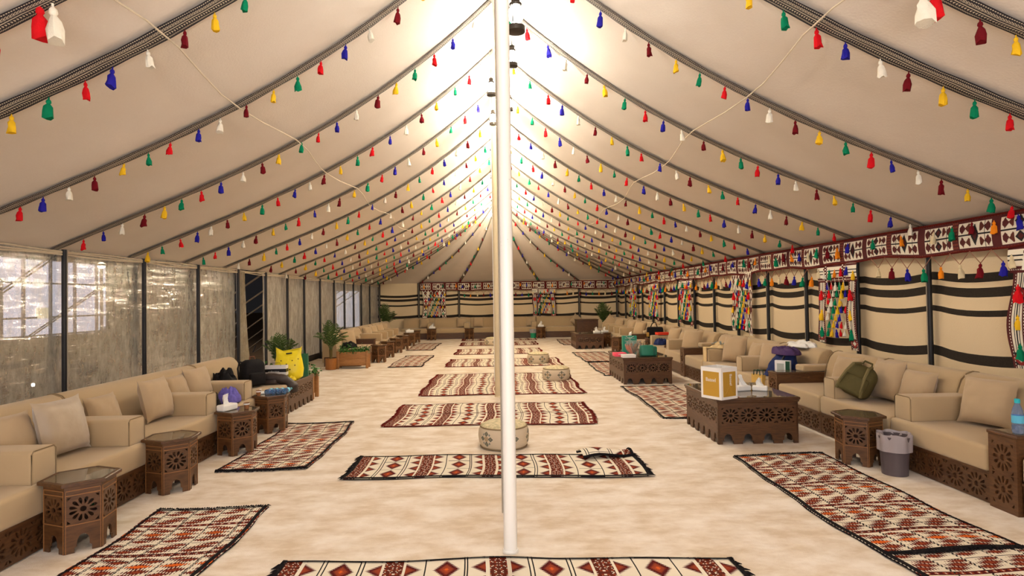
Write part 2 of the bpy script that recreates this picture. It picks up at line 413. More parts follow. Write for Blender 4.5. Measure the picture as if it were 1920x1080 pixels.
    def mesh(s, name, mats, smooth=True, weld=True):
        me = bpy.data.meshes.new(name); me.from_pydata(s.v, [], s.f)
        if s.uv:
            ul = me.uv_layers.new(name='UVMap').data
            for p in me.polygons:
                u = s.uv.get(p.index)
                if u:
                    for li, c in zip(p.loop_indices, u): ul[li].uv = c
        for m in (mats if isinstance(mats, (list, tuple)) else [mats]): me.materials.append(m)
        for k, v in s.mi.items(): me.polygons[k].material_index = v
        bm = bmesh.new(); bm.from_mesh(me)
        if weld: bmesh.ops.remove_doubles(bm, verts=bm.verts, dist=1e-5)
        bmesh.ops.recalc_face_normals(bm, faces=bm.faces); bm.to_mesh(me); bm.free()
        if smooth:
            me.polygons.foreach_set('use_smooth', [True] * len(me.polygons))
            try: me.set_sharp_from_angle(angle=R(40))
            except Exception: pass
        me.update(); return me
    def build(s, name, mats, parent=None, smooth=True, weld=True): return newobj(name, s.mesh(name, mats, smooth, weld), parent)
ORD = ['first', 'second', 'third', 'fourth', 'fifth', 'sixth', 'seventh', 'eighth', 'ninth', 'tenth', 'eleventh', 'twelfth', 'thirteenth', 'fourteenth',
       'fifteenth', 'sixteenth', 'seventeenth', 'eighteenth', 'nineteenth', 'twentieth']
def panel2d(name, outer, holes, thick, mat):
    cu = bpy.data.curves.new(name, 'CURVE'); cu.dimensions = '2D'; cu.fill_mode = 'BOTH'; cu.extrude = thick / 2
    for pts in [outer] + holes:
        sp = cu.splines.new('POLY'); sp.points.add(len(pts) - 1)
        for i, (x, y) in enumerate(pts): sp.points[i].co = (x, y, 0, 1)
        sp.use_cyclic_u = True
    ob = bpy.data.objects.new(name, cu); me = bpy.data.meshes.new_from_object(ob); bpy.data.objects.remove(ob); bpy.data.curves.remove(cu)
    me.name = name; me.materials.clear(); me.materials.append(mat)
    me.transform(Matrix.Rotation(PI / 2, 4, 'X'))         # stands upright, faces -Y
    me.polygons.foreach_set('use_smooth', [False] * len(me.polygons)); return me
def rosette(cx, cy, rx, ry, n=12, hub=True, rot=0.):
    hs = []
    for k in range(n):
        a = TAU * k / n + rot; w = PI / n * .66; p = []
        for (rr, ww) in ((.40, .0), (.55, .75), (.75, 1.0), (.92, .72), (1.0, 0), (.92, -.72), (.75, -1.0), (.55, -.75)):
            p.append((cx + rx * rr * math.cos(a + w * ww), cy + ry * rr * math.sin(a + w * ww)))
        hs.append(p)
    if hub: hs.append([(cx + rx * .24 * math.cos(TAU * k / 10), cy + ry * .24 * math.sin(TAU * k / 10)) for k in range(10)])
    return hs
def tri_corner(cx, cy, rx, ry):
    hs = []
    for sx in (-1, 1):
        for sy in (-1, 1):
            x = cx + sx * rx; y = cy + sy * ry; hs.append([(x, y), (x - sx * rx * .26, y), (x, y - sy * ry * .26)])
    return hs
def arch_outline(w, h, n, legw, ah, base=0.0):
    # panel outline with n arches cut in its lower edge, x from -w/2..w/2
    p = [(-w / 2, h), (-w / 2, 0)]; step = w / n; aw = step - legw
    for k in range(n):
        c = -w / 2 + step * (k + .5); r = aw / 2
        p += [(c - r, 0), (c - r, ah * .3), (c - r * .72, ah * .36), (c - r * .72, ah * .55)]
        for q in range(1, 8):
            a = PI - PI * q / 8; p.append((c + r * .72 * math.cos(a), ah * .55 + ah * .45 * math.sin(a)))
        p += [(c + r * .72, ah * .55), (c + r * .72, ah * .36), (c + r, ah * .3), (c + r, 0)]
    p += [(w / 2, 0), (w / 2, h)]
    q = []
    for a in p:
        if not q or (abs(a[0] - q[-1][0]) + abs(a[1] - q[-1][1])) > 1e-5: q.append(a)
    return q

# ------------------------------------------------------------------ the tent shell
XW = 5.1; YB = 24.85; YF = -4.0; YA = 19.7
def zr(y): return 5.24 - .012 * max(0, min(y, YA))
def eave(x, y):
    if y >= YB - .01: return 2.30 + .07 * (x + XW) / (2 * XW)
    return 2.37 if x > 0 else 2.26
def prof(t): return t + 4 * t * (1 - t) * (.18 - .11 * t)
RY = [3.38, 4.08, 5.44] + [6.82 + 1.38 * k for k in range(10)]        # straps that cross the whole roof
FANY = [20.65, 22.0, 23.4]
FANX = [-3.37, -1.68, 1.72, 3.4]
def roofpt(y, x):
    t = abs(x) / XW; e = eave(x if x else 1, y); z0 = zr(y); return Vector((x, y, z0 - (z0 - e) * prof(t)))
APEX = Vector((0, YA, zr(YA)))
def fanpt(b, t):     # b boundary point (x,y)
    e = eave(b[0], b[1]); z = APEX.z - (APEX.z - e) * prof(t); return Vector((b[0] * t, YA + (b[1] - YA) * t, z))
allr = [YF + 1.4 * k for k in range(0, 6)] + RY
allr = sorted(set(round(v, 3) for v in ([-4, -2.6, -1.2, .2, 1.6, 2.7] + RY + [YA])))
mb = MB(); NU = 44
ys = []
for a, b in zip(allr[:-1], allr[1:]):
    for k in range(5): ys.append((a + (b - a) * k / 5, .055 * min(1, (b - a)) * math.sin(PI * k / 5)))
ys.append((YA, 0))
vs = []; fs = []
for (y, bl) in ys:
    for i in range(NU + 1):
        x = -XW + 2 * XW * i / NU; p = roofpt(y, x); t = abs(x) / XW; p.z += bl * math.sin(PI * min(1, t * 1.02)) ** .6 if 0 < t < .98 else 0
        p.z += .012 * noise.noise(p * .8); vs.append(p)
for j in range(len(ys) - 1):
    for i in range(NU): fs.append((j * (NU + 1) + i, j * (NU + 1) + i + 1, (j + 1) * (NU + 1) + i + 1, (j + 1) * (NU + 1) + i))
mb.add(vs, fs)
stops = [(-XW, YA)] + [(-XW, y) for y in FANY] + [(-XW, YB)] + [(x, YB) for x in FANX] + [(XW, YB)] + [(XW, y) for y in reversed(FANY)] + [(XW, YA)]
bnd = []
for a, b in zip(stops[:-1], stops[1:]):
    for k in range(6): bnd.append(((a[0] + (b[0] - a[0]) * k / 6, a[1] + (b[1] - a[1]) * k / 6), .07 * math.sin(PI * k / 6) + (.03 * math.sin(TAU * k / 3) if k else 0)))
bnd.append((stops[-1], 0)); NT_ = 22; vs = []; fs = []
for (b, bl) in bnd:
    for i in range(NT_ + 1):
        t = i / NT_; p = fanpt(b, t); p.z += bl * math.sin(PI * t) ** .7 if 0 < t < 1 else 0; vs.append(p)
for j in range(len(bnd) - 1):
    for i in range(NT_): fs.append((j * (NT_ + 1) + i, (j + 1) * (NT_ + 1) + i, (j + 1) * (NT_ + 1) + i + 1, j * (NT_ + 1) + i + 1))
mb.add(vs, fs)
ceiling = mb.build('ceiling', M_CANVAS); tag(ceiling, 'cream felt canvas roof sagging between black straps', kind='structure')
# ridge rope
# floor: plush carpet laid in strips
floor = newobj('floor', None); tag(floor, 'cream plush carpet laid in strips', kind='structure')
edges = [YF, 12.95, 17.05, 20.6, 24.95]
for a, b in zip(edges[:-1], edges[1:]):
    m = MB(); m.grid(lambda u, v: (-5.3 + 10.6 * u, a + .006 + (b - a - .012) * v, .012 * noise.noise(Vector((u * 8, (a + (b - a) * v) * .8, 0))) * (0 if v in (0, 1) else 1) * .6), 30, 30)
    m.box(-5.3, 5.3, a, b, -.1, -.03)
    m.build('carpet_strip', M_CARPET, floor)
M_SAND = plain('yard sand', S(150, 120, 84), .95, .1, .3, 3, .3, 20, .02)
m = MB(); m.grid(lambda u, v: (-60 + 120 * u, -20 + 120 * v, -.06 - .05), 8, 8); g_ = m.build('ground', M_SAND); tag(g_, 'sandy yard outside the tent', kind='structure')

def sagwall(pts, posts, ztop, name, label):
    """cloth wall along a straight line; posts = distances of the posts along it"""
    (x0, y0), (x1, y1) = pts; L = math.hypot(x1 - x0, y1 - y0); n = int(L / .14)
    nrm = Vector((-(y1 - y0) / L, (x1 - x0) / L, 0))
    ps = sorted(posts)
    def sag(d):
        for a, b in zip(ps[:-1], ps[1:]):
            if a <= d <= b: t = (d - a) / (b - a); return 4 * t * (1 - t) * min(1.0, (b - a) / 1.3)
        return 0
    def fn(u, v):
        d = u * L; z = v * ztop(u); s = sag(d); off = nrm * (.05 * s * math.sin(PI * v) + .012 * noise.noise(Vector((d * 1.3, v * 2, 3))))
        return (x0 + (x1 - x0) * u + off.x, y0 + (y1 - y0) * u + off.y, z)
    m = MB(); m.grid(fn, n, 10, lambda u, v: (u * L, v * ztop(u) + .055 * sag(u * L) + .008 * noise.noise(Vector((u * L * 2, v * 3, 1)))))
    o = m.build(name, M_STRIPE); tag(o, label, kind='structure'); return o
PR = [4.0, 5.38] + [6.75 + 1.37 * k for k in range(13)]; PR = [p for p in PR if p < 24.2]
PL = [5.5, 6.92, 8.45, 9.95, 11.46, 12.8, 14.1, 15.3, 16.65, 18.05, 19.25, 20.45, 21.6, 23.0]
PB = [-3.37, -1.68, 0, 1.72, 3.4]
wr_ = sagwall(((XW, YF), (XW, YB)), [0] + [p - YF for p in PR] + [YB - YF], lambda u: 2.37, 'wall_right', 'cream tent wall with dark woven stripes on the right')
wb_ = sagwall(((-XW, YB), (XW, YB)), [0] + [p + XW for p in PB] + [2 * XW], lambda u: 2.30 + .07 * u, 'wall_back', 'cream tent end wall with dark woven stripes')
m = MB(); m.box(-XW, XW, YF - .03, YF, 0, 2.37); m.add([(-XW, YF, 2.26), (XW, YF, 2.37), (0, YF, 5.25)], [(0, 1, 2)]); o = m.build('wall_front', M_CANVAS, smooth=False); tag(o, 'plain canvas end behind the viewer', kind='structure')
# left wall: clear plastic panels between the posts, door gap between the fifth and sixth post
wl = newobj('wall_left', None); tag(wl, 'left tent wall of clear plastic sheets', kind='structure')
bands = [YF, -1.5, 1.2, 4.0] + PL + [YB]
for a, b in zip(bands[:-1], bands[1:]):
    if abs(a - 11.46) < .01: continue
    def fn(u, v):
        y = a + (b - a) * u; return (-XW + .05 * math.sin(PI * u) * math.sin(PI * v) + .01 * noise.noise(Vector((y * 3, v * 5, 0))), y, .12 + (2.26 - .12) * v)
    m = MB(); m.grid(fn, 16, 20); m.build('plastic_panel', M_PLAS if b < 11.5 else M_PLASD, wl)
m = MB()
for a, b in ((YF, 11.46), (12.8, YB)): m.box(-XW - .012, -XW + .012, a, b, 0, .16)
m.build('skirt', M_BLKP, wl, smooth=False)
m = MB()   # eave cords on the left
for dz in (0, .022, .045):
    pts = [(-XW + .06, YF + k * .48, 2.245 - dz - .02 * abs(math.sin(k * .9 + dz * 40))) for k in range(int((YB - YF) / .48) + 1)]; m.tube(pts, .009, 4)
m.build('eave_cord', M_ROPE, wl)
# bunched curtain by the door
t = thing('plastic_curtain', 'bunched plastic curtain tied back beside the dark door gap', 'curtain', (-XW + .07, 11.5, .1))
m = MB()
def fn(u, v):
    w = .12 + .34 * (1 - v) ** 1.3; return (.06 * math.sin(u * 26) + .02 * math.sin(u * 61), u * w, v * 2.1)
m.grid(fn, 40, 14); m.build('sheet', M_PLASC, t)
# posts
def post(x, y, z, label, group, lean=0.0, r=.032):
    t = thing('tent_post', label, 'post', (x, y, 0), 0, group)
    m = MB(); m.tube([(0, lean, 0.0), (0, lean * .5, z / 2), (0, 0, z)], r, 10); m.build('post', M_BLKP, t)
    sx = -1 if x > 0 else 1
    m = MB()
    if abs(y - YB) < .2: m.box(-.006, .006, -r - .003, -r + .002, 0, z)
    else: m.box(sx * r - .002, sx * r + .003, -.008, .004, .0, z)
    o = m.build('webbing', M_GREYL, t, smooth=False)
    m = MB(); m.lathe([(r + .015, 0), (r + .015, .02), (r, .03)], 10, 0, lean); m.build('foot', M_BLKP, t)
for i, y in enumerate(PL): post(-XW + .066, y, 2.25, '%s black post from the front along the clear plastic left wall' % ORD[i], 'posts of the left wall')
for i, y in enumerate(PR): post(XW - .07, y, 2.33, '%s black post from the front along the striped right wall' % ORD[i], 'posts of the right wall')
for i, x in enumerate(PB): post(x, YB - .07, 2.32, '%s black post from the left on the striped end wall' % ORD[i], 'posts of the end wall', r=.045)
post(-XW + .08, YB - .08, 2.28, 'black corner post between plastic wall and end wall', 'corner posts', r=.045)
post(XW - .1, YB - .1, 2.33, 'black corner post between right wall and end wall', 'corner posts', r=.045)
# centre poles
t = NT('chipped white paint'); n = t.noise(14, 6, stretch=(3, 3, .35), rough=.75); t.base(t.mix(n.gt(.69), S(244, 241, 234), S(70, 66, 60))); t.set(Roughness=.35); M_WPOLE = t.m
M_CPOLE = plain('cream pole paint', S(214, 196, 160), .5, .4, .1, 10)
POLES = [(0.05, 3.74, .043, M_WPOLE), (-.03, 9.62, .055, M_CPOLE), (-.04, 15.4, .055, M_CPOLE), (-.05, 19.75, .055, M_CPOLE)]
for i, (x, y, r, mt) in enumerate(POLES):
    t = thing('centre_pole', ['white chipped paint centre pole nearest the camera', 'second centre pole, cream, just behind the white one', 'third cream centre pole under the ridge', 'farthest cream centre pole at the hip of the roof'][i], 'pole', (x, y, 0), 0, 'centre poles')
    m = MB(); m.tube([(0, 0, .01), (0, 0, 1.6), (0, 0, 3.2), (-.004, 0, zr(y) - .11)], r, 20); m.build('pole', mt, t)
    m = MB(); m.lathe([(r + .008, 0), (r + .008, .012), (r + .004, .02)], 20); m.build('foot_plate', mt, t)
    m = MB(); m.tube([(-r - .004, -.012, .25), (-r - .004, -.012, 2.0), (-r - .006, -.012, zr(y) - .2)], .005, 6); m.build('cable', M_WHITE if i else M_GREYL, t)
# ridge rope & seam ropes along the roof
m = MB(); m.tube([(0, y, zr(y) - .05) for y in [YF + k * 1.2 for k in range(20)]] + [(0, YA, zr(YA) - .05)], .016, 6)
tag(m.build('ridge_rope', M_ROPE), 'rope running under the ridge of the roof', 'rope')
for sx, nm in ((-1, 'left'), (1, 'right')):
    pts = []
    for k in range(44):
        y = 1.8 + (19.4 - 1.8) * k / 43; x = sx * (2.32 + .05 * math.sin(k * .9)); p = roofpt(y, x); p.z -= .045 + .015 * abs(math.sin(y * 2.27)); pts.append(p)
    m = MB(); m.tube(pts, .007, 5); tag(m.build('roof_rope', M_ROPE), 'thin white rope running lengthwise under the %s roof slope' % nm, 'rope')

# ------------------------------------------------------------------ roof straps and tassels
def tassel_mesh(name, mat, L=.125, w=.028, seed=0):
    rnd = random.Random(seed); m = MB(); n = 8; ring = []
    prof_ = [(.004, 0), (.004, -.012), (.012, -.02), (.014, -.034), (.009, -.042), (.02, -.06), (w * .92, -L * .72), (w, -L)]
    vs = []; fs = []
    for i, (r, z) in enumerate(prof_):
        for k in range(n):
            rr = r * (1 + (.22 * rnd.uniform(-1, 1) if i > 4 else 0)); zz = z + (rnd.uniform(-.016, .006) if i == len(prof_) - 1 else 0)
            vs.append((rr * math.cos(TAU * k / n), rr * math.sin(TAU * k / n), zz))
    for i in range(len(prof_) - 1):
        for k in range(n): fs.append((i * n + k, i * n + (k + 1) % n, (i + 1) * n + (k + 1) % n, (i + 1) * n + k))
    fs.append(tuple(range((len(prof_) - 1) * n, len(prof_) * n)))
    m.add(vs, fs); return m.mesh(name, mat, True, False)
TM = {k: [tassel_mesh('tassel', M_T[k], seed=s) for s in (1, 2, 3)] for k in M_T}
SEQ = ['white', 'maroon', 'yellow', 'green', 'red', 'blue']
def put_tassel(col, loc, parent, s=1.0):
    o = newobj('tassel', random.choice(TM[col]), parent); o.location = loc; o.rotation_euler = (random.uniform(-.12, .12), random.uniform(-.12, .12), random.uniform(0, 6))
    k = s * random.uniform(.86, 1.14); o.scale = (k * random.uniform(.9, 1.12), k * random.uniform(.9, 1.12), k); return o
MX = {0: (-2.2, 1.5), 1: (-2.2, 3.01), 2: (-2.31, 1.46), 3: (-1.39, 1.08), 4: (-1.04, 1.40), 5: (-1.2, 1.5)}
for k, y in enumerate(RY):
    t = thing('roof_strap', 'black and white woven strap with coloured tassels crossing the roof, %s from the front' % ORD[k], 'strap', (0, y, 0), 0, 'straps across the roof')
    w = .082 if k == 1 else .062
    for sx in (-1, 1):
        m = MB(); n = 36
        def fn(u, v):
            x = sx * (0.03 + (XW - .05) * u); p = roofpt(y, x); return (p.x, (v - .5) * 2 * w, p.z - .02 - .012 * math.sin(v * PI) + (.004 * math.sin(u * 60 + v * 3)))
        m.grid(fn, n, 4, lambda u, v: (u * 6.0, 1 - v if sx < 0 else 1 - v)); m.build('band', M_STRAP, t)
        a, b = MX.get(k, (-random.uniform(.8, 2.1), random.uniform(.8, 2.1))); x0 = a if sx < 0 else b; sp = .232 if k < 3 else .226
        i0 = int(-x0 / sp) - 24
        for i in range(-24, 25):
            x = x0 + i * sp + random.uniform(-.025, .025)
            if x * sx < .14 or abs(x) > 4.95: continue
            if k == 0 and (abs(abs(x) - 2.5) > .9 or abs(abs(x) - 2.56) < .2): continue
            p = roofpt(y, x); put_tassel(SEQ[(1 + i) % 6], (x, w - .01, p.z - .022), t)
    if k == 0:
        for sx in (-1, 1):
            p = roofpt(y, sx * 2.56)
            for (c, dx) in (('white', .03 * -sx), ('red', -.03 * -sx)):
                o = put_tassel(c, (sx * 2.56 + dx * 1.2, .0, p.z - .03), t, 1.55)
bl = [(-XW, y) for y in FANY] + [(-XW, YB)] + [(x, YB) for x in FANX] + [(XW, YB)] + [(XW, y) for y in reversed(FANY)]
for k, b in enumerate(bl):
    t = thing('hip_strap', 'dark strap with tassels fanning from the far end of the ridge, %s from the left' % ORD[k], 'strap', (0, YA, 0), 0, 'straps fanning over the far end')
    d = Vector((b[0], b[1] - YA, 0)).normalized(); nrm = Vector((-d.y, d.x, 0)); m = MB()
    def fn(u, v):
        p = fanpt(b, .01 + .985 * u); q = nrm * (v - .5) * 2 * (.012 + .05 * u); return (p.x + q.x, p.y - YA + q.y, p.z - .03)
    m.grid(fn, 26, 2, lambda u, v: (u * 6, v)); m.build('band', M_STRAP, t)
    L = math.hypot(b[0], b[1] - YA); n = int(L / .5)
    for i in range(2, n):
        u = i / n; p = fanpt(b, u); q = nrm * (.07 * (1 if b[0] < 0 else -1)); put_tassel(SEQ[(i + k * 2) % 6], (p.x + q.x, p.y - YA + q.y, p.z - .03), t, 1.05)
# ------------------------------------------------------------------ lanterns
def make_lantern():
    t = thing('hanging_lantern', 'x', 'lantern', (0, 0, 0), 0, 'lanterns under the ridge')
    m = MB(); m.lathe([(.05, -.30), (.072, -.295), (.072, -.255), (.045, -.24), (.03, -.225)], 16); m.build('oil_tank', M_METAL, t)
    m = MB(); m.lathe([(.034, -.222), (.06, -.185), (.062, -.14), (.036, -.09)], 16, cap=False); m.build('glass_globe', M_GLOBE, t)
    m = MB(); m.lathe([(.045, -.09), (.05, -.075), (.034, -.06), (.034, -.03), (.04, -.025), (.012, 0)], 16); m.build('chimney_cap', M_METAL, t)
    m = MB()
    for s in (-1, 1): m.tube([(s * .06, 0, -.28), (s * .072, 0, -.2), (s * .068, 0, -.1), (s * .03, 0, -.045)], .005, 6)
    m.build('side_frame', M_METAL, t)
    m = MB(); m.tube([(.06 * math.cos(a), 0, -.04 + .09 * math.sin(a)) for a in [PI * k / 10 for k in range(11)]], .003, 5); m.build('bail_handle', M_METAL, t)
    m = MB(); m.lathe([(.004, -.205), (.018, -.19), (.026, -.165), (.02, -.14), (.004, -.128)], 12); m.build('bulb', M_BULB, t)
    return t
LL = ['lit metal lantern behind the camera', 'lit metal lantern over the viewer', 'lit lantern just above the top of view', 'large lit metal lantern right of the white pole at the top', 'smaller lit lantern right of the white pole below the large one',
      'nearest bright lantern left of the white pole', 'small lantern right of the pole, lowest of the three there', 'second bright lantern left of the white pole', 'third bright lantern left of the white pole', 'fourth bright lantern left of the white pole',
      'fifth bright lantern left of the white pole', 'sixth bright lantern left of the white pole',
      'unseen lantern added for light behind the poles in the far half', 'unseen lantern added for light behind the poles in the middle of the ridge', 'farthest and lowest lantern near the hip of the roof']
lan = make_lantern(); lan.location = LANTERNS[0][:3]; lan['label'] = LL[0]
for i, (x, y, z, s) in enumerate(LANTERNS):
    o = lan if i == 0 else dup(lan, (x, y, z), 0.4 * i, LL[i]); o.scale = (s, s, s)
    m = MB(); top = (zr(y) - .06 - z) / s; m.tube([(0, 0, .05), (-x / s * .9, 0, top)], .004 / s, 5); m.build('hanging_cord', M_GREYL, o); 
# cable with sockets along the ridge
m = MB(); pts = []
for k in range(60):
    y = -2 + 21.5 * k / 59; pts.append((.03 * math.sin(k * 1.3), y, zr(y) - .16 - .1 * abs(math.sin(y * 1.15))))
m.tube(pts, .008, 5); tag(m.build('lamp_cable', M_GREYL), 'sagging lamp cable strung under the ridge', 'cable')

# ------------------------------------------------------------------ friezes and hangings on the walls
def frieze(name, label, length, fn_xy, u0, z0, nt, rz):
    """band of woven panels along a wall; fn_xy(d) gives a point on it, d metres from its start"""
    t = thing(name, label, 'wall frieze', (0, 0, 0), 0)
    def wob(d): return .018 * math.sin(d * 2.3) + .012 * math.sin(d * 5.1 + 1)
    for s, off in ((0, 0.0),):
        m = MB(); n = int(length / .12)
        def fn(u, v):
            d = u * length; x, y, nx, ny = fn_xy(d); k = .012 * math.sin(d * 3.7) + .02 * math.sin(v * PI)
            return (x + nx * k, y + ny * k, z0 + .33 * v + wob(d) * (1 - v))
        m.grid(fn, n, 4, lambda u, v: (u0 + u * length, v)); m.build('woven_band', M_FRIEZE, t)
    for v in (0, 1):
        m = MB(); pts = []
        for k in range(int(length / .3) + 1):
            d = k * .3; x, y, nx, ny = fn_xy(d); e = .012 * math.sin(d * 3.7) + .006; pts.append((x + nx * e, y + ny * e, z0 + .33 * v + wob(d) * (1 - v)))
        m.tube(pts, .011, 5); m.build('edge_braid', M_FRMAR, t)
    m = MB(); pts = []; k = 0; cols = ['blue', 'green', 'orange', 'cream', 'maroon']; d = .1; i = 0
    while d < length - .15:
        if nt(d):
            for q, dz in ((0, 0), (.135, -.13)):
                x, y, nx, ny = fn_xy(d + q); pts.append((x + nx * .03, y + ny * .03, z0 - .005 + wob(d + q) + dz))
            x, y, nx, ny = fn_xy(d + .135); put_tassel(cols[i % 5], (x + nx * .03, y + ny * .03, z0 - .125 + wob(d + .135)), t, 1.15)
        elif len(pts) > 1: m.tube(pts, .006, 4); pts = []
        if nt(d) != 'end' and i % 1 == 0 and random.random() < .8:
            x, y, nx, ny = fn_xy(d + .06); put_tassel(cols[(i * 3 + 2) % 5], (x + nx * .045, y + ny * .045, z0 + .27 + random.uniform(-.05, .03)), t, 1.1)
        d += .27; i += 1
    if len(pts) > 1: m.tube(pts, .006, 4)
    tag(m.build('zigzag_cord', plain('twisted maroon and cream cord', S(150, 104, 84), .9, .1, .6, 160), t), kind='stuff'); return t
YS = 24.75
HR = [(ATX(b, 520, XW - .12).y, ATX(a, 520, XW - .12).y) for a, b in ((1896, 2080), (1536, 1610), (1374, 1413), (1274, 1300), (1217, 1236), (1182, 1195))]
def nt_r(d):
    y = YS - d; return not any(a - .1 < y < b + .1 for a, b in HR)
frieze('right_wall_frieze', 'long woven frieze of white panels with maroon triangles along the right wall', YS - 1.6, lambda d: (XW - .14, YS - d, -1, 0), 6.72 - YS, 2.03, nt_r, 0)
HB = [(-3.2, -2.2), (1.4, 2.4)]
def nt_b(d):
    x = -3.3 + d; return not any(a - .1 < x < b + .1 for a, b in HB) and x > -1.8
frieze('end_wall_frieze', 'woven frieze of white panels with maroon triangles across the end wall', 8.2, lambda d: (-3.3 + d, YB - .15, 0, -1), .0, 1.99, nt_b, 0)
def hanging(x, y, rz, kind, label, w=.9, seed=0):
    rnd = random.Random(seed); t = thing('tassel_hanging', label, 'wall hanging', (x, y, 0), rz, 'tassel hangings')
    hz = 1.77 if kind == 'striped' else 1.70
    m = MB(); zt = 2.06
    m.grid(lambda u, v: (w * u, -.012 - .02 * math.sin(v * PI) - .008 * math.sin(u * 9), hz + (zt - hz) * v), 12, 4, lambda u, v: (u * w, v))
    m.build('header', M_HEAD if kind == 'striped' else M_HDIA, t)
    if kind != 'striped':
        for l in t.children[0].data.uv_layers[0].data: l.uv = ((l.uv[1] * .8 + .1), l.uv[0])
    lw = .2; zb = .86
    for s in (0, 1):
        xc = .03 + lw / 2 if s == 0 else w - lw / 2 - .03; ph = rnd.uniform(0, 5)
        def fn(u, v):
            z = zb + (hz - zb) * v - (.06 if s else 0) * (1 - v); q = .025 * math.sin(z * 5 + ph) + (.03 if s else -.03) * (1 - v)
            return (xc + (u - .5) * lw * (1 + .12 * math.sin(z * 8 + ph)) + q, -.02 - .025 * math.sin(z * 3 + ph) ** 2, z)
        m = MB(); m.grid(fn, 4, 16, lambda u, v: (u, v * (hz - zb))); m.build('side_strip', M_HSTR if kind == 'striped' else M_HDIA, t)
        for c, z in (('red', 1.62), ('yellow', 1.33), ('green', 1.06)): put_tassel(c, (xc + .02 * math.sin(z * 5 + ph), -.05, z + .04), t, 1.15)
    cols = ['blue', 'red', 'white', 'green', 'yellow']; rows = 7; m = MB()
    for r in range(rows):
        z = hz - .02 - r * .115
        for c in range(5):
            if r in (2, 4) and c == 4: continue
            xx = .27 + (w - .54) * (c + (.0 if r % 2 == 0 else .35)) / 4.4; put_tassel(cols[(c + (r + 1) // 2) % 5], (xx, -.03, z + .02), t, .86)
            m.tube([(xx, -.03, z + .02), (xx - .03, -.03, z + .13)], .003, 4)
    tag(m.build('tassel_cords', M_ROPE, t), kind='stuff')
    for k in range(7): put_tassel(['cream', 'white', 'green', 'orange', 'red', 'blue', 'yellow'][k], (.06 + (w - .12) * k / 6, -.045, hz + .19 + rnd.uniform(-.05, .05)), t, 1.02)
nm = ['nearest tassel hanging at the right edge of the view', 'second tassel hanging on the right wall with striped legs', 'third tassel hanging on the right wall with triangle patterned legs', 'fourth tassel hanging on the right wall', 'fifth tassel hanging on the right wall', 'farthest tassel hanging on the right wall']
for i, (a, b) in enumerate(HR): hanging(XW - .12, b, -PI / 2, 'diamonds' if i in (2, 5) else 'striped', nm[i], b - a, i)
hanging(HB[0][0], YB - .13, 0, 'diamonds', 'tassel hanging on the left half of the end wall', 1.0, 8)
hanging(HB[1][0], YB - .13, 0, 'striped', 'tassel hanging on the right half of the end wall', 1.0, 9)

# ------------------------------------------------------------------ rugs
def rug(label, cx, cy, L, Wd, rz, kind, border=.035, fringe='black', group='kilim rugs', seed=0, double=False):
    """L along local x; band rugs have their bands across x, leaf rugs run along x"""
    t = thing('kilim_rug', label, 'rug', (cx, cy, 0), rz, group); rnd = random.Random(seed); ph = rnd.uniform(0, 9)
    def wz(x, y): return .012 + .010 * max(0, noise.noise(Vector((x * 1.6 + ph, y * 3, ph)))) 
    def wob(x): return .018 * math.sin(x * 2.6 + ph) + .012 * math.sin(x * 6.1 + ph * 2)
    def P(x, y, dz=0): return (x + .02 * math.sin(y * 5 + ph), y + wob(x), wz(x, y) + dz)
    b = border; m = MB()
    uvf = (lambda u, v: (u * L, v * Wd)) if kind == 'band' else (lambda u, v: (v * Wd, u * L))
    m.grid(lambda u, v: P(-L / 2 + L * u, -Wd / 2 + Wd * v), int(L / .07), int(Wd / .07), uvf); m.build('woven_field', M_KBAND if kind == 'band' else M_KLEAF, t)
    m = MB()
    for s in (-1, 1):
        y0 = s * (Wd / 2 - b); y1 = s * Wd / 2
        m.grid(lambda u, v: P(-L / 2 + L * u, y0 + (y1 - y0) * v * (1 + .1 * math.sin(u * 40)), (.006 if v < 1 else -.008)), int(L / .06), 2)
    if double:
        m.grid(lambda u, v: P(-L / 2 + L * u, (v - .5) * .022, .003), int(L / .06), 1)
    if kind == 'leaf':
        for s in (-1, 1):
            x0 = s * (L / 2 - b * .7); x1 = s * L / 2; m.grid(lambda u, v: P(x0 + (x1 - x0) * v, -Wd / 2 + Wd * u, .006 if v < 1 else -.008), 14, 2)
    m.build('bound_edge', M_FRBLK if b > .02 else M_FRMAR, t)
    m = MB(); k = 0
    for s in (-1, 1):
        y = -Wd / 2 + .01
        while y < Wd / 2 - .01:
            w_ = rnd.uniform(.008, .016); l = rnd.uniform(.03, .075) * (1 if fringe != 'black' or kind == 'band' else .5); x = s * L / 2; p = Vector(P(x, y)); dy = rnd.uniform(-.02, .02)
            m.add([p + Vector((-s * .006, -w_, .006)), p + Vector((-s * .006, w_, .006)), p + Vector((s * l, dy + .005, -.006)), p + Vector((s * l, dy - .005, -.006)), p + Vector((s * l * .5, 0, .012))],
                  [(0, 1, 4), (0, 4, 3), (1, 2, 4), (4, 2, 3)]); y += .018
    tag(m.build('fringe', M_FRBLK if fringe == 'black' else M_FRMAR, t, weld=False), kind='stuff'); return t
r0 = rug('runner rug with black edges nearest the camera, in front of the white pole', -.0, 3.22, 2.68, .80, R(-2.2), 'band', .03, 'black', seed=1)
r1 = rug('runner rug with black edges and a folded corner before the nearest pouf', -.05, 5.64, 2.72, .76, R(-2.4), 'band', .03, 'black', seed=2)
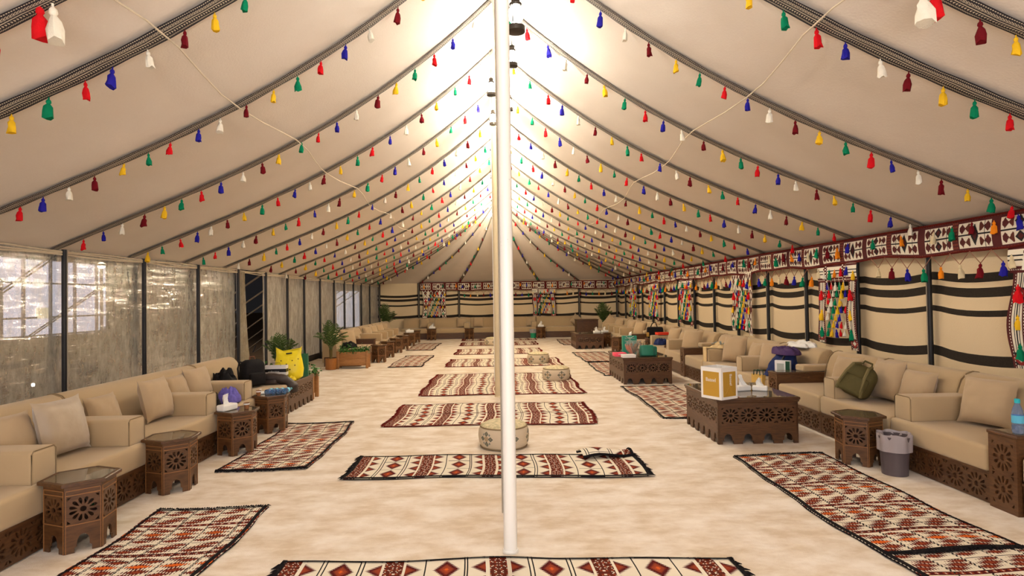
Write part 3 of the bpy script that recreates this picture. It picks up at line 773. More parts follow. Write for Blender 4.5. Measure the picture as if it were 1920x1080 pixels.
# the flipped far right corner of that rug
m = MB()
def fn(u, v):
    x = .80 + .50 * u; w = .30 * (1 - u * .55) * v; a = .3 + 2.1 * v
    return (x + .05 * v, .36 - w * .75 + .02 * math.sin(u * 7), .03 + .055 * math.sin(PI * (1 - v) * .9 + .2) + .015 * math.sin(u * 5))
m.grid(fn, 14, 8, lambda u, v: (u * .5 + .2, v * .3)); m.build('folded_corner', M_KBAND, r1)
m = MB(); m.tube([fn(u / 14, 1.0) for u in range(15)], .014, 5); m.tube([fn(1.0, v / 8) for v in range(9)], .016, 5); m.tube([fn(u / 14, 0.0) for u in range(15)], .013, 5); m.build('fold_edge', M_FRBLK, r1)
r2 = rug('double width banded rug just behind the nearest pouf', -.11, 8.2, 2.66, 1.52, R(-1.2), 'band', .012, 'maroon', seed=3, double=True)
r3 = rug('double width banded rug under the second pouf', .03, 11.15, 2.7, 2.75, R(-.5), 'band', .012, 'maroon', seed=4, double=True)
r4 = rug('double width banded rug under the third pouf', .1, 14.75, 2.72, 1.72, R(-.5), 'band', .012, 'maroon', seed=5, double=True)
r5 = rug('double width banded rug between the third and farthest pouf', -.02, 17.85, 2.5, 1.75, R(-.5), 'band', .012, 'maroon', seed=6, double=True)
r6 = rug('double width banded rug behind the farthest pouf', -.02, 20.9, 2.62, 1.5, 0, 'band', .012, 'maroon', seed=7, double=True)
r7 = rug('farthest banded rug before the end wall sofas', -.02, 23.0, 2.8, 1.0, 0, 'band', .012, 'maroon', seed=8)
rug('leaf patterned rug in the left foreground beside the nearest hexagonal table', -2.21, 3.55, 2.16, .84, R(90 + .5), 'leaf', .035, seed=11)
rug('leaf patterned rug on the left before the carved table with the bags', -2.30, 6.72, 2.1, .86, R(92), 'leaf', .035, seed=12)
rug('leaf patterned rug on the far left, nearer one of two', -2.28, 15.45, 2.7, .82, R(90), 'leaf', .035, seed=13)
rug('leaf patterned rug on the far left, farther one of two', -2.56, 20.1, 2.8, .86, R(90), 'leaf', .035, seed=14)
rug('long leaf patterned rug in the right foreground before the trash bin', 2.74, 4.68, 2.22, .93, R(91), 'leaf', .035, seed=15)
rug('leaf patterned rug at the bottom right corner of the view', 2.78, 2.52, 2.1, .93, R(90.5), 'leaf', .035, seed=16)
rug('leaf patterned rug between the first and second carved coffee tables', 2.62, 9.0, 2.75, .96, R(90), 'leaf', .035, seed=17)
rug('leaf patterned rug behind the second carved coffee table', 2.58, 13.1, 2.4, .95, R(90), 'leaf', .035, seed=18)
rug('leaf patterned rug before the farthest coffee table', 2.58, 15.75, 2.5, .95, R(90), 'leaf', .035, seed=19)
rug('small looking leaf patterned rug beyond the farthest coffee table', 2.55, 21.1, 2.6, .8, R(90), 'leaf', .035, seed=20)

# ------------------------------------------------------------------ poufs
def m_pouf():
    t = NT('embroidered pouf side'); u, v = t.uv()
    p = ((u * 6).frac() - .5) * 1.55; q = (v - .48) * 2.0
    ap = p.abs(); aq = q.abs()
    pet = ((ap - .30).abs() / .17 + aq / .20).lt(1.0).max((ap / .15 + (aq - .42).abs() / .26).lt(1.0))
    pin = ((ap - .30).abs() / .10 + aq / .12).lt(1.0).max((ap / .09 + (aq - .42).abs() / .16).lt(1.0))
    dia = ((ap - .22).abs() / .07 + (aq - .34).abs() / .12).lt(1.0); cen = ((p * p) + (q * q) * .6).lt(.026)
    out = t.mix(t.noise(120, 2) * .4, S(214, 198, 172), S(190, 172, 146)); out = t.mix(dia, out, S(126, 130, 128)); out = t.mix(pet, out, S(88, 92, 88)); out = t.mix(pin, out, S(128, 124, 100)); out = t.mix(cen, out, S(176, 152, 120))
    t.base(out); t.set(Roughness=.85); t.bump(t.noise(240, 2), .15, .003); return t.m
M_POUF = m_pouf()
t = NT('brocade pouf top'); n = t.noise(26, 4); t.base(t.mix(((n - .4) * 4).max(0.0).min(1.0), S(186, 176, 138), S(228, 212, 172))); t.set(Roughness=.7); M_POUFT = t.m
def pouf(x, y, label):
    t = thing('pouf', label, 'pouf', (x, y, 0), .3, 'embroidered poufs'); n = 40; m = MB()
    pr_ = [(.245, .012), (.268, .06), (.276, .13), (.270, .19), (.25, .225)]
    vs = [];
    m.grid(lambda u, v: (lambda i: ((pr_[int(i)][0] + (pr_[min(4, int(i) + 1)][0] - pr_[int(i)][0]) * (i - int(i))) * math.cos(TAU * u), (pr_[int(i)][0] + (pr_[min(4, int(i) + 1)][0] - pr_[int(i)][0]) * (i - int(i))) * math.sin(TAU * u), pr_[int(i)][1] + (pr_[min(4, int(i) + 1)][1] - pr_[int(i)][1]) * (i - int(i))))(v * 4), n, 8, lambda u, v: (u, v))
    m.build('side', M_POUF, t)
    m = MB(); m.lathe([(.25, .225), (.235, .245), (.18, .268), (.09, .28), (.001, .282)], n, cap=False); m.build('top', M_POUFT, t)
    for z, r in ((.226, .252), (.014, .25)):
        m = MB(); m.tube([(r * math.cos(TAU * k / 40), r * math.sin(TAU * k / 40), z) for k in range(41)], .008, 6, False); m.build('piping', M_PIPE, t)
pouf(.03, 6.42, 'grey embroidered pouf standing behind the white pole')
pouf(1.1, 11.5, 'grey embroidered pouf at the right end of the second double rug')
pouf(.95, 14.5, 'grey embroidered pouf right of the poles, farther than the larger looking one')
pouf(-.25, 20.4, 'small looking embroidered pouf half hidden by the cream poles')

# ------------------------------------------------------------------ sofas
BACK = [(.60, .10), (.60, .40), (.625, .56), (.655, .68), (.69, .77), (.74, .825), (.80, .845), (.86, .835), (.91, .79), (.94, .70), (.95, .5), (.95, .10)]
PANELS = {}
def carved_panel(L, h, mat, fine=True):
    key = (round(L, 2), h, fine)
    if key in PANELS: return PANELS[key]
    holes = []; n = max(1, round(L / .21)); w = (L - .05) / n
    if fine:
        for k in range(n):
            c = -L / 2 + .025 + w * (k + .5); holes += rosette(c, h / 2, w * .45, h * .40, 12, True); holes += tri_corner(c, h / 2, w * .47, h * .43)
    else: holes = [[(-L / 2 + .04, h * .2), (L / 2 - .04, h * .2), (L / 2 - .04, h * .24), (-L / 2 + .04, h * .24)]]
    PANELS[key] = panel2d('carved_panel', [(-L / 2, 0), (L / 2, 0), (L / 2, h), (-L / 2, h)], holes, .014, mat); return PANELS[key]
def arm_mesh(x0, x1):
    m = MB(); m.rbox(x0, x1, .03, .64, .425, .655, .028, 3, crown=.006); return m
def sofa(label, loc, rz, L, arms=(), group='sofas along the walls', fine=True, end_piping=True):
    t = thing('sofa', label, 'sofa', loc, rz, group)
    m = MB(); m.box(0.002, L - .002, .02, .9, .0, .235); m.build('plinth', M_WOODD, t, smooth=False)
    o = newobj('carved_panel', carved_panel(L - .01, .22, M_WOODH, fine), t); o.location = (L / 2, .012, .008)
    m = MB(); m.box(0.002, L - .002, -.004, .03, .226, .245); m.build('plinth_rail', M_WOODH, t, smooth=False)
    m = MB(); m.rbox(0.004, L - .004, -.012, .70, .236, .435, .035, 4, crown=.012); m.build('seat_cushion', M_SOFA, t)
    secs = []
    cx = .78; cz = .5
    for x, s in ((0.003, .93), (.012, .975), (.03, 1), (L * .25, 1), (L * .5, 1.004), (L * .75, 1), (L - .03, 1), (L - .012, .975), (L - .003, .93)):
        secs.append([(x, cx + (a - cx) * s, (cz + (b - cz) * s)) for a, b in BACK])
    m = MB(); m.loft(secs); b = m.build('backrest', M_SOFA, t)
    m = MB(); m.tube([(.006, a - .004 if a < .7 else a, b_ + .002) for a, b_ in BACK[1:9]], .005, 5); m.build('piping', M_PIPE, b)
    for a in arms:
        m = arm_mesh(a - .112, a + .112); o = m.build('armrest', M_SOFA, t)
        m = MB(); x0, x1 = a - .106, a + .106; m.tube([(x0, .034, .432), (x0, .034, .63), (x0 + .02, .034, .652), (x1 - .02, .034, .652), (x1, .034, .63), (x1, .034, .432)], .004, 5); m.build('piping', M_PIPE, o)
    return t
XR = 3.66; XL = -3.02
# right row: consoles and arms at these distances, front to back
def rs(y0, y1, arms, label, fine=True): sofa(label, (XR, y1, 0), -PI / 2, y1 - y0, [y1 - a for a in arms], 'sofas along the right wall', fine)
rs(2.9, 4.07, [], 'beige sofa section nearest the camera, cut by the right edge of the view')
rs(4.34, 5.46, [5.33], 'right wall sofa section with the large pillow beside the console with the bottle')
rs(5.46, 6.66, [6.53], 'right wall sofa section holding the olive backpack, behind the trash bin')
rs(6.66, 7.66, [], 'right wall sofa section directly before the console with the carved front')
rs(7.9, 9.14, [9.0], 'right wall sofa section with the blue jacket and white cloth')
rs(9.14, 10.53, [10.4], 'right wall sofa section behind the gold gift bag, two pillows at its arms')
rs(10.53, 11.54, [], 'right wall sofa section with the cream scarf at its arm')
rs(11.79, 12.95, [12.83], 'right wall sofa section with a pale pillow leaning beside the second coffee table', False)
rs(12.95, 14.35, [14.22], 'right wall sofa section ending at the arm with the red box', False)
rs(14.65, 16.0, [], 'right wall sofa section just beyond the black handbag', False)
rs(16.45, 18.2, [17.95], 'far right sofa section, first beyond the farthest console', False)
rs(18.2, 19.9, [18.85, 19.75], 'far right sofa section, second beyond the farthest console', False)
rs(19.9, 22.6, [20.9], 'farthest sofa section on the right wall, near the palm', False)
def console(y, label):
    t = thing('console', label, 'console', (XR - .02, y + .12, 0), -PI / 2, 'wooden consoles between the sofas')
    m = MB(); m.box(0, .24, .016, .93, 0, .545); m.build('body', M_WOOD, t, smooth=False)
    key = panel2d('carved_panel', [(-.12, 0), (.12, 0), (.12, .55), (-.12, .55)], rosette(0, .16, .085, .10) + rosette(0, .39, .085, .10) + tri_corner(0, .16, .09, .11) + tri_corner(0, .39, .09, .11), .016, M_WOOD)
    o = newobj('carved_panel', key, t); o.location = (.12, .008, 0)
    m = MB(); m.rbox(-.008, .248, -.008, .935, .545, .57, .006, 2); m.build('top', M_WOODH, t)
    m = MB(); m.box(.02, .22, .03, .5, .570, .574); m.build('glass', M_GLASS, t, smooth=False)
    m = MB(); m.rbox(.01, .23, .36, .84, .571, .655, .025, 3, crown=.01); m.build('arm_pad', M_SOFA, t)
    return t
console(4.205, 'wooden console with carved front at the right edge, bottle on top')
console(7.78, 'wooden console with carved front beside the tote with the red print')
console(11.66, 'wooden console between sofas left of the cream scarf')
console(14.5, 'wooden console under the black handbag')
console(16.2, 'farthest wooden console of the right row')
def lsf(y0, y1, arms, label, x=XL, fine=True, g='sofas along the left wall'): sofa(label, (x, y0, 0), PI / 2, y1 - y0, [a - y0 for a in arms], g, fine)
lsf(2.85, 5.13, [4.01, 5.015], 'long beige sofa nearest the camera on the left, satin pillow on it')
lsf(5.13, 7.32, [6.29, 7.2], 'second beige sofa on the left with the purple cloth on its seat')
lsf(7.32, 8.42, [], 'short left sofa section with the black backpack, before the carved table')
XF = -3.4
lsf(14.5, 15.95, [], 'far left sofa section beside the planter with green leaves', XF, False, 'sofas in the far left group')
lsf(16.2, 17.4, [17.2], 'far left sofa section just beyond the wooden console', XF, False, 'sofas in the far left group')
lsf(17.4, 19.2, [18.1, 19.05], 'far left sofa section in the middle of its row', XF, False, 'sofas in the far left group')
lsf(19.2, 22.0, [20.1], 'far left sofa section at the corner of the tent', XF, False, 'sofas in the far left group')
t = thing('console', 'wooden console in the far left sofa row', 'console', (XF + .02, 15.96, 0), PI / 2, 'wooden consoles between the sofas')
m = MB(); m.box(0, .23, .016, .93, 0, .545); m.build('body', M_WOODD, t, smooth=False); m = MB(); m.rbox(-.008, .238, -.008, .935, .545, .57, .006, 2); m.build('top', M_WOODH, t)
m = MB(); m.rbox(.0, .22, .42, .84, .571, .66, .025, 3); m.build('arm_pad', M_SOFA, t)
XB_ = [-3.98, -2.68, -1.2, .12, 1.55, 3.1]
for i in range(5):
    a, b = XB_[i], XB_[i + 1]
    sofa(['end wall sofa at the left corner', 'end wall sofa below the left tassel hanging', 'end wall sofa just left of the poles', 'end wall sofa just right of the poles', 'end wall sofa at the right corner beside the dark cabinet'][i], (a, 23.85, 0), 0, b - a, [b - a - .13] if i in (0, 1, 3) else [], 'sofas along the end wall', False)
# pillows
PMESH = {}
def pillow_mesh(sz, mat, seed):
    k = (sz, mat.name, seed)
    if k in PMESH: return PMESH[k]
    m = MB(); n = 14; h = sz / 2
    def fn(sg):
        def f(u, v):
            a = 2 * u - 1; b = 2 * v - 1; th = .085 * sz / .42 * (max(0, 1 - abs(a) ** 2.6) ** .55) * (max(0, 1 - abs(b) ** 2.6) ** .55)
            pin = 1 - .10 * (1 - (abs(a) ** 4)) * abs(b) ** 3; pin2 = 1 - .10 * (1 - abs(b) ** 4) * abs(a) ** 3
            w = 1 + .10 * noise.noise(Vector((a * 2 + seed, b * 2, sg))); wr = .010 * noise.noise(Vector((a * 6, b * 6 + seed, sg * 3))) * (1 - abs(a) ** 6)
            return (a * h * pin2, sg * th * w + wr * (1 if th > .005 else 0), h * .98 + b * h * pin * .98 )
        return f
    m.grid(fn(-1), n, n); m.grid(fn(1), n, n, flip=True); PMESH[k] = m.mesh('pillow', mat); return PMESH[k]
NP = [0]
def pillow(label, x, y, z, rz, tilt, sz=.42, mat=None, roll=0, group='scatter pillows'):
    NP[0] += 1; o = newobj('pillow', pillow_mesh(sz, mat or M_PIL, NP[0] % 3)); tag(o, label, 'pillow', group)
    o.matrix_world = Matrix.Translation((x, y, z)) @ Matrix.Rotation(rz, 4, 'Z') @ Matrix.Rotation(-tilt, 4, 'X') @ Matrix.Rotation(roll, 4, 'Y'); return o
SEAT = .445
def pil_px(label, a, b, sz, tilt, mat=None, inward=.0):
    p = G(*a, SEAT); q = G(*b, SEAT); c = (p + q) / 2; rz = math.atan2(q.y - p.y, q.x - p.x); return pillow(label, c.x, c.y, SEAT, rz, tilt, sz, mat)
# rz = 0 faces the camera; left row faces +X (rz = +90), right row faces -X (rz = -90)
pillow('pillow at the left edge behind the nearest armrest', -3.5, 4.34, SEAT, R(84), R(16), .4)
pillow('shiny satin pillow standing against the first full armrest on the left', -3.36, 4.66, SEAT, R(86), R(14), .46, M_PILS)
pillow('pillow against the back beyond the satin pillow', -3.5, 5.36, SEAT, R(86), R(18), .38)
pillow('upright pillow standing before the second armrest on the left', -3.40, 5.98, SEAT, R(88), R(14), .44)
pillow('left pillow of two behind the second armrest on the left', -3.5, 6.55, SEAT, R(86), R(18), .4)
pillow('right pillow of two behind the second armrest, beside the purple cloth', -3.46, 6.92, SEAT, R(84), R(14), .44)
pillow('large pillow by the console with the bottle, right foreground', 4.13, 4.95, SEAT, R(-70), R(18), .44)
pillow('pillow behind the nearest right armrest, before the sofa back', 4.14, 5.82, SEAT, R(-80), R(18), .4)
pillow('pillow standing right of the olive backpack', 4.12, 6.22, SEAT, R(-88), R(12), .46)
pillow('pillow left of the olive backpack behind its armrest', 4.14, 7.02, SEAT, R(-78), R(18), .42)
pillow('pillow left of the blue jacket', 4.05, 8.72, SEAT, R(-62), R(15), .46)
pillow('small pillow behind the armrest left of the blue jacket', 4.15, 9.52, SEAT, R(-80), R(18), .4)
pillow('tall pillow behind the gold gift bag, against an armrest', 4.0, 10.02, SEAT, R(-60), R(15), .48)
pillow('round looking pillow beside the cream scarf', 4.15, 10.9, SEAT + .04, R(-80), R(18), .4)
pillow('pale pillow leaning beside the console left of the cream scarf', 4.0, 12.25, SEAT, R(-50), R(22), .48)
pillow('right pillow of two behind the armrest with pale pillow', 4.14, 13.25, SEAT, R(-80), R(18), .4)
pillow('left pillow of two behind the armrest, next to the red box', 4.1, 13.85, SEAT, R(-72), R(16), .44)
pillow('pillow just beyond the black handbag', 4.05, 15.15, SEAT, R(-60), R(20), .46)
pillow('second pillow beyond the black handbag', 4.12, 15.7, SEAT, R(-75), R(16), .42)
pillow('pillow on the far right sofa, first beyond the farthest console', 4.1, 17.3, SEAT, R(-60), R(20), .46)
pillow('pillow on the far right sofa, second beyond the farthest console', 4.1, 18.4, SEAT, R(-72), R(18), .44)
pillow('pillow on the far right sofa, third beyond the farthest console', 4.1, 20.3, SEAT, R(-60), R(18), .42)
pillow('pillow on its corner at the far right end', 3.95, 21.6, SEAT + .05, R(-20), R(14), .48, None, R(40))
pillow('nearest pillow in the far left group, beside the planter', -3.86, 15.25, SEAT, R(52), R(14), .46)
pillow('second pillow in the far left group, leaning on the first', -3.95, 15.65, SEAT, R(58), R(18), .44)
pillow('pillow behind the first far left armrest', -3.9, 17.65, SEAT, R(66), R(14), .42)
pillow('pillow behind the second far left armrest', -3.9, 18.45, SEAT, R(66), R(14), .42)
pillow('pillow behind the third far left armrest', -3.9, 19.45, SEAT, R(66), R(14), .42)
pillow('last pillow in the far left corner', -3.95, 20.5, SEAT, R(66), R(14), .42)
for px, lab, ro in ((796, 'leftmost pillow on the end wall sofas', 0), (866, 'second pillow from the left on the end wall sofas', 0), (897, 'third pillow from the left on the end wall sofas', 0), (996, 'pillow on the end wall sofa just right of the poles', 0), (1075, 'pillow on its corner on the rightmost end wall sofa', R(38))):
    p = ATY(px, 612, 24.32); pillow(lab, p.x, 24.30, SEAT + (.06 if ro else 0), 0, R(14), .44, None, ro)

# ------------------------------------------------------------------ hexagonal tables
def make_hex():
    t = thing('hexagonal_table', 'x', 'side table', (0, 0, 0), 0, 'carved hexagonal side tables'); s = .2; ap = s * math.sqrt(3) / 2; h = .43
    out = arch_outline(s * .995, h, 1, .105, .115)
    pm = panel2d('side_panel', out, rosette(0, .275, .078, .078, 12, True, PI / 12) + tri_corner(0, .275, .085, .085), .012, M_WOOD)
    gm = MB()
    for z in (.178, .37, .40): gm.box(-s * .46, s * .46, -.0095, -.006, z, z + .005)
    gm.box(-s * .47, -s * .455, -.0095, -.006, .0, .40); gm.box(s * .455, s * .47, -.0095, -.006, 0, .40)
    gme = gm.mesh('inlay_line', plain('inlay line', S(150, 104, 62), .5), False)
    for k in range(6):
        a = TAU * k / 6; o = newobj('side_panel', pm, t); o.location = (math.cos(a) * (ap - .006), math.sin(a) * (ap - .006), 0); o.rotation_euler = (0, 0, a + PI / 2)
        q = newobj('inlay_line', gme, o)
    m = MB(); r = .232; hexp = [(r * math.cos(TAU * (k + .5) / 6), r * math.sin(TAU * (k + .5) / 6)) for k in range(6)]
    q = lambda sc, z: [(x * sc, y * sc, z) for x, y in hexp]
    m.loft([q(.9, .428), q(1, .434), q(1, .452), q(.985, .456), q(.87, .456), q(.86, .450)]); m.build('top', M_WOODH, t, smooth=False)
    m = MB(); m.loft([q(.86, .4505), q(.86, .4545)]); m.build('glass', M_GLASS, t, smooth=False)
    m = MB(); m.loft([q(.70, .17), q(.70, .176)]); m.build('inner_shelf', M_WOODD, t, smooth=False)
    return t
hx = [(-2.84, 4.05, 9, 'carved hexagonal table nearest the camera on the left'), (-2.86, 5.19, 9, 'second carved hexagonal table on the left, nothing on it'),
      (-2.83, 6.40, 9, 'third carved hexagonal table on the left with tissue box and cup'), (-2.86, 7.42, 9, 'fourth carved hexagonal table on the left with water bottles'),
      (3.40, 5.53, -9, 'carved hexagonal table beside the trash bin on the right'),
      (-3.15, 15.42, 4, 'first hexagonal table of the far left row'), (-3.16, 16.68, 4, 'second hexagonal table of the far left row'), (-3.16, 18.05, 4, 'third hexagonal table of the far left row'),
      (-3.17, 19.35, 4, 'fourth hexagonal table of the far left row'), (-3.17, 20.8, 4, 'fifth hexagonal table of the far left row, white tissue pack on top'), (-3.18, 22.3, 4, 'last hexagonal table of the far left row'),
      (3.42, 15.1, -5, 'hexagonal table with tissue box behind the teal gift bag'), (3.42, 16.9, -5, 'hexagonal table just behind the one with the tissue box, far right'),
      (3.42, 19.0, -5, 'hexagonal table right of the farthest coffee table'), (3.42, 20.5, -5, 'farthest hexagonal table on the right'),
      (-2.7, 23.5, 0, 'hexagonal table before the end wall, left one'), (-1.2, 23.5, 0, 'hexagonal table before the end wall, just left of the poles'), (1.66, 23.5, 0, 'hexagonal table before the end wall, beside the green bin')]
ht = make_hex()
for i, (x, y, a, lab) in enumerate(hx):
    if i == 0: ht.location = (x, y, 0); ht.rotation_euler = (0, 0, R(a)); ht['label'] = lab
    else: dup(ht, (x, y, 0), R(a), lab)
# ------------------------------------------------------------------ coffee tables
def ctable(label, x0, x1, y0, y1, h=.5, holes=True):
    t = thing('coffee_table', label, 'coffee table', ((x0 + x1) / 2, (y0 + y1) / 2, 0), 0, 'carved coffee tables'); w = x1 - x0; d = y1 - y0
    def pan(L, n, nr):
        hs = []
        for k in range(nr):
            c = -L / 2 + .04 + (L - .08) / nr * (k + .5); rx = (L - .08) / nr / 2; hs += rosette(c, h * .61, rx * .94, h * .155, 12) + tri_corner(c, h * .61, rx * .98, h * .165)
        return panel2d('carved_panel', arch_outline(L, h - .045, n, (L / n) * .45, .11), hs, .02, M_WOODH)
    pf = pan(w, 4, 4); ps = pan(d, 6, 5)
    for (me, lx, ly, rz) in ((pf, 0, -d / 2 + .01, 0), (pf, 0, d / 2 - .01, PI), (ps, -w / 2 + .01, 0, -PI / 2), (ps, w / 2 - .01, 0, PI / 2)):
        o = newobj('carved_panel', me, t); o.location = (lx, ly, 0); o.rotation_euler = (0, 0, rz)
    m = MB()
    for sx in (-1, 1):
        for sy in (-1, 1): m.box(sx * w / 2 - (.03 if sx > 0 else -.003), sx * w / 2 + (.003 if sx > 0 else .03), sy * d / 2 - (.03 if sy > 0 else -.003), sy * d / 2 + (.003 if sy > 0 else .03), 0, h - .04)
    m.build('corner_posts', M_WOOD, t, smooth=False)
    m = MB(); q = lambda e, z: [(-w / 2 - e, -d / 2 - e, z), (w / 2 + e, -d / 2 - e, z), (w / 2 + e, d / 2 + e, z), (-w / 2 - e, d / 2 + e, z)]
    m.loft([q(.0, h - .06), q(.012, h - .05), q(.012, h - .035), q(.02, h - .03), q(.02, h - .008), q(.015, h - .004), q(-.05, h - .004)]); m.build('top', M_WOODH, t, smooth=False)
    m = MB(); m.loft([q(.008, h - .0035), q(.008, h)]); m.build('glass', M_GLASS, t, smooth=False)
    m = MB(); m.box(-w / 2 + .02, w / 2 - .02, -d / 2 + .02, d / 2 - .02, .19, .2); m.build('inner_shelf', M_WOODD, t, smooth=False); return t
ctable('carved coffee table with the gold gift bag on its glass top', 2.33, 3.20, 6.27, 7.32)
ctable('carved coffee table with teal bags and pink box on top', 2.26, 3.14, 10.68, 12.1, .49)
ctable('carved coffee table farthest away on the right, single tissue box on it', 2.38, 3.24, 18.2, 19.5, .47)
ctable('carved table on the left piled with yellow and striped bags', -3.92, -3.04, 8.5, 9.62, .43)
t = thing('corner_cabinet', 'plain dark wooden cabinet in the far right corner', 'cabinet', (3.5, 23.45, 0))
m = MB(); m.box(-.42, .42, -.25, .4, .04, .70); m.build('body', M_WOODD, t, smooth=False); m = MB(); m.rbox(-.44, .44, -.27, .42, .70, .73, .008, 2); m.build('top', M_WOODH, t)
m = MB(); m.box(-.40, .40, -.23, .38, 0, .04); m.build('base', M_BLKP, t, smooth=False)
m = MB(); m.box(-.36, .36, -.256, -.25, .12, .62); m.build('front_panel', M_WOODH, t, smooth=False)

# ------------------------------------------------------------------ plants
def palm(label, x, y, H_, nf, seed, spread=.5, pot=(.13, .26)):
    rnd = random.Random(seed); t = thing('potted_palm', label, 'palm', (x, y, 0), 0, 'potted palms'); r, ph = pot
    m = MB(); m.lathe([(r * .9, 0), (r, .02), (r, ph), (r * .86, ph), (r * .86, ph - .03)], 18); m.build('pot', M_POT, t)
    m = MB(); m.lathe([(r * .86, ph - .032), (r * .86, ph - .03)], 14); m.build('soil', M_SOIL, t)
    m = MB()
    for k in range(3): a = k * 2.1 + seed; m.tube([(.02 * math.cos(a), .02 * math.sin(a), ph - .03), (.03 * math.cos(a), .03 * math.sin(a), H_ * .42)], .012, 6)
    m.build('stem', plain('palm stem', S(98, 84, 44), .8), t)
    for f in range(nf):
        a = TAU * f / nf + rnd.uniform(-.3, .3); el = rnd.uniform(.1, 1.0); L = H_ * .62 * rnd.uniform(.85, 1.1); R0 = spread * el; m = MB(); N = 11
        base = Vector((.02 * math.cos(a), .02 * math.sin(a), H_ * .40)); tip = Vector((math.cos(a) * R0, math.sin(a) * R0, H_ * (1.0 - .42 * el ** 2))); mid = base * .5 + tip * .5 + Vector((-.1 * math.cos(a) * el, -.1 * math.sin(a) * el, .12 * el + .04))
        bz = lambda s: base * (1 - s) ** 2 + mid * 2 * s * (1 - s) + tip * s * s
        m.tube([bz(k / 8) for k in range(9)], [.006 - .0005 * k for k in range(9)], 4)
        for k in range(2, N + 1):
            s = k / N; p = bz(s); d = (bz(min(1, s + .03)) - bz(s - .03)).normalized(); side = d.cross(Vector((0, 0, 1)))
            if side.length < .1: side = Vector((-math.sin(a), math.cos(a), 0))
            side.normalize(); ll = L * .34 * math.sin(PI * (.12 + .80 * s)) * rnd.uniform(.9, 1.1); wv = d * .018
            for sg in (-1, 1):
                e = p + side * sg * ll * .75 + d * ll * .65 - Vector((0, 0, ll * .22)); q = p + side * sg * ll * .4 + d * ll * .32 + Vector((0, 0, .01))
                m.add([p - wv * .4, p + wv * .4, q + wv, e, q - wv], [(0, 1, 2, 4), (4, 2, 3)])
        m.build('frond', M_PLEAF, t, weld=False)
    return t
palm('potted palm behind the yellow bag by the door gap', -3.98, 10.75, 1.02, 15, 3, .42)
palm('potted palm in the bamboo pot standing before the cloudy plastic wall', -3.97, 13.92, 1.14, 13, 5, .45)
palm('potted palm in the far left corner behind the sofa end', -4.5, 23.3, 1.45, 14, 8, .55)
palm('potted palm in the far right corner behind the sofa end', 4.15, 23.35, 1.36, 14, 9, .5)
def planter(label, x, y, rz, w=.72, d=.28, h=.42, seed=1):
    rnd = random.Random(seed); t = thing('planter_box', label, 'planter', (x, y, 0), rz, 'pine planter boxes')
    for sy in (-1, 1):
        for k in range(2): m = MB(); m.rbox(-w / 2 + .03, w / 2 - .03, sy * d / 2 - .012, sy * d / 2 + .012, .07 + k * .165, .07 + k * .165 + .162, .004, 1); m.build('board', M_PINE, t)
    for sx in (-1, 1):
        m = MB(); m.rbox(sx * (w / 2 - .04) - .012, sx * (w / 2 - .04) + .012, -d / 2, d / 2, .07, .40, .004, 1); m.build('board', M_PINE, t)
        for sy in (-1, 1): m = MB(); m.rbox(sx * w / 2 - .03, sx * w / 2 + .03, sy * d / 2 - .025, sy * d / 2 + .025, 0, h, .006, 1); m.build('leg', M_PINE, t)
    m = MB(); m.box(-w / 2 + .04, w / 2 - .04, -d / 2 + .01, d / 2 - .01, .3, .34); m.build('soil', M_SOIL, t, smooth=False)
    m = MB()
    for k in range(420):
        p = Vector((rnd.uniform(-w / 2, w / 2 + .05), rnd.gauss(0, d * .36), .36 + abs(rnd.gauss(.06, .06)))); s = rnd.uniform(.02, .04); e = Euler((rnd.uniform(-.9, .9), rnd.uniform(-.9, .9), rnd.uniform(0, 6)))
        M_ = Matrix.Translation(p) @ e.to_matrix().to_4x4(); m.add([(0, -s, 0), (s * .6, -s * .2, .006), (s * .5, s * .6, 0), (0, s, -.008), (-s * .5, s * .6, 0), (-s * .6, -s * .2, .006)], [(0, 1, 2, 3, 4, 5)], mx=M_)
    tag(m.build('foliage', M_LEAF2, t, weld=False), kind='stuff'); return t
planter('pine planter box with green leaves at the start of the far left sofas', -3.5, 14.16, R(3), .68, .28, .42, 4)
planter('pine planter box just behind the carved table with the bags', -3.5, 9.86, 0, .82, .26, .42, 6)

# ------------------------------------------------------------------ small things
def tissue(label, x, y, z, rz, s=1.0, tall=1.0, group='white tissue boxes'):
    t = thing('tissue_box', label, 'tissue box', (x, y, z), rz, group)
    m = MB(); m.rbox(-.11 * s, .11 * s, -.06 * s, .06 * s, 0, .075 * s, .018 * s, 3); m.build('pack', M_WHITE, t)
    m = MB(); sd = x * 3
    def fn(u, v):
        a = u - .5; w = (1 - v * .55); return (a * .12 * s * w + .02 * s * math.sin(v * 3 + sd), .016 * s * math.sin(u * 9 + v * 3 + sd) * (1 + v) + .02 * s * v, .07 * s + v * .11 * s * tall * (1 - .5 * abs(a)))
    m.grid(fn, 10, 8); o = m.build('tissue', M_WHITE, t); return t
def cup(label, x, y, z):
    t = thing('paper_cup', label, 'cup', (x, y, z), 0, 'small paper cups'); m = MB(); m.lathe([(.022, 0), (.03, .062), (.033, .064), (.031, .066), (.028, .062), (.02, .004)], 16); m.build('cup_wall', plain('brown cup print', S(140, 92, 56), .6), t)
    m = MB(); m.lathe([(.0295, .046), (.0325, .062)], 16, cap=False); m.build('rim', M_WHITE, t)
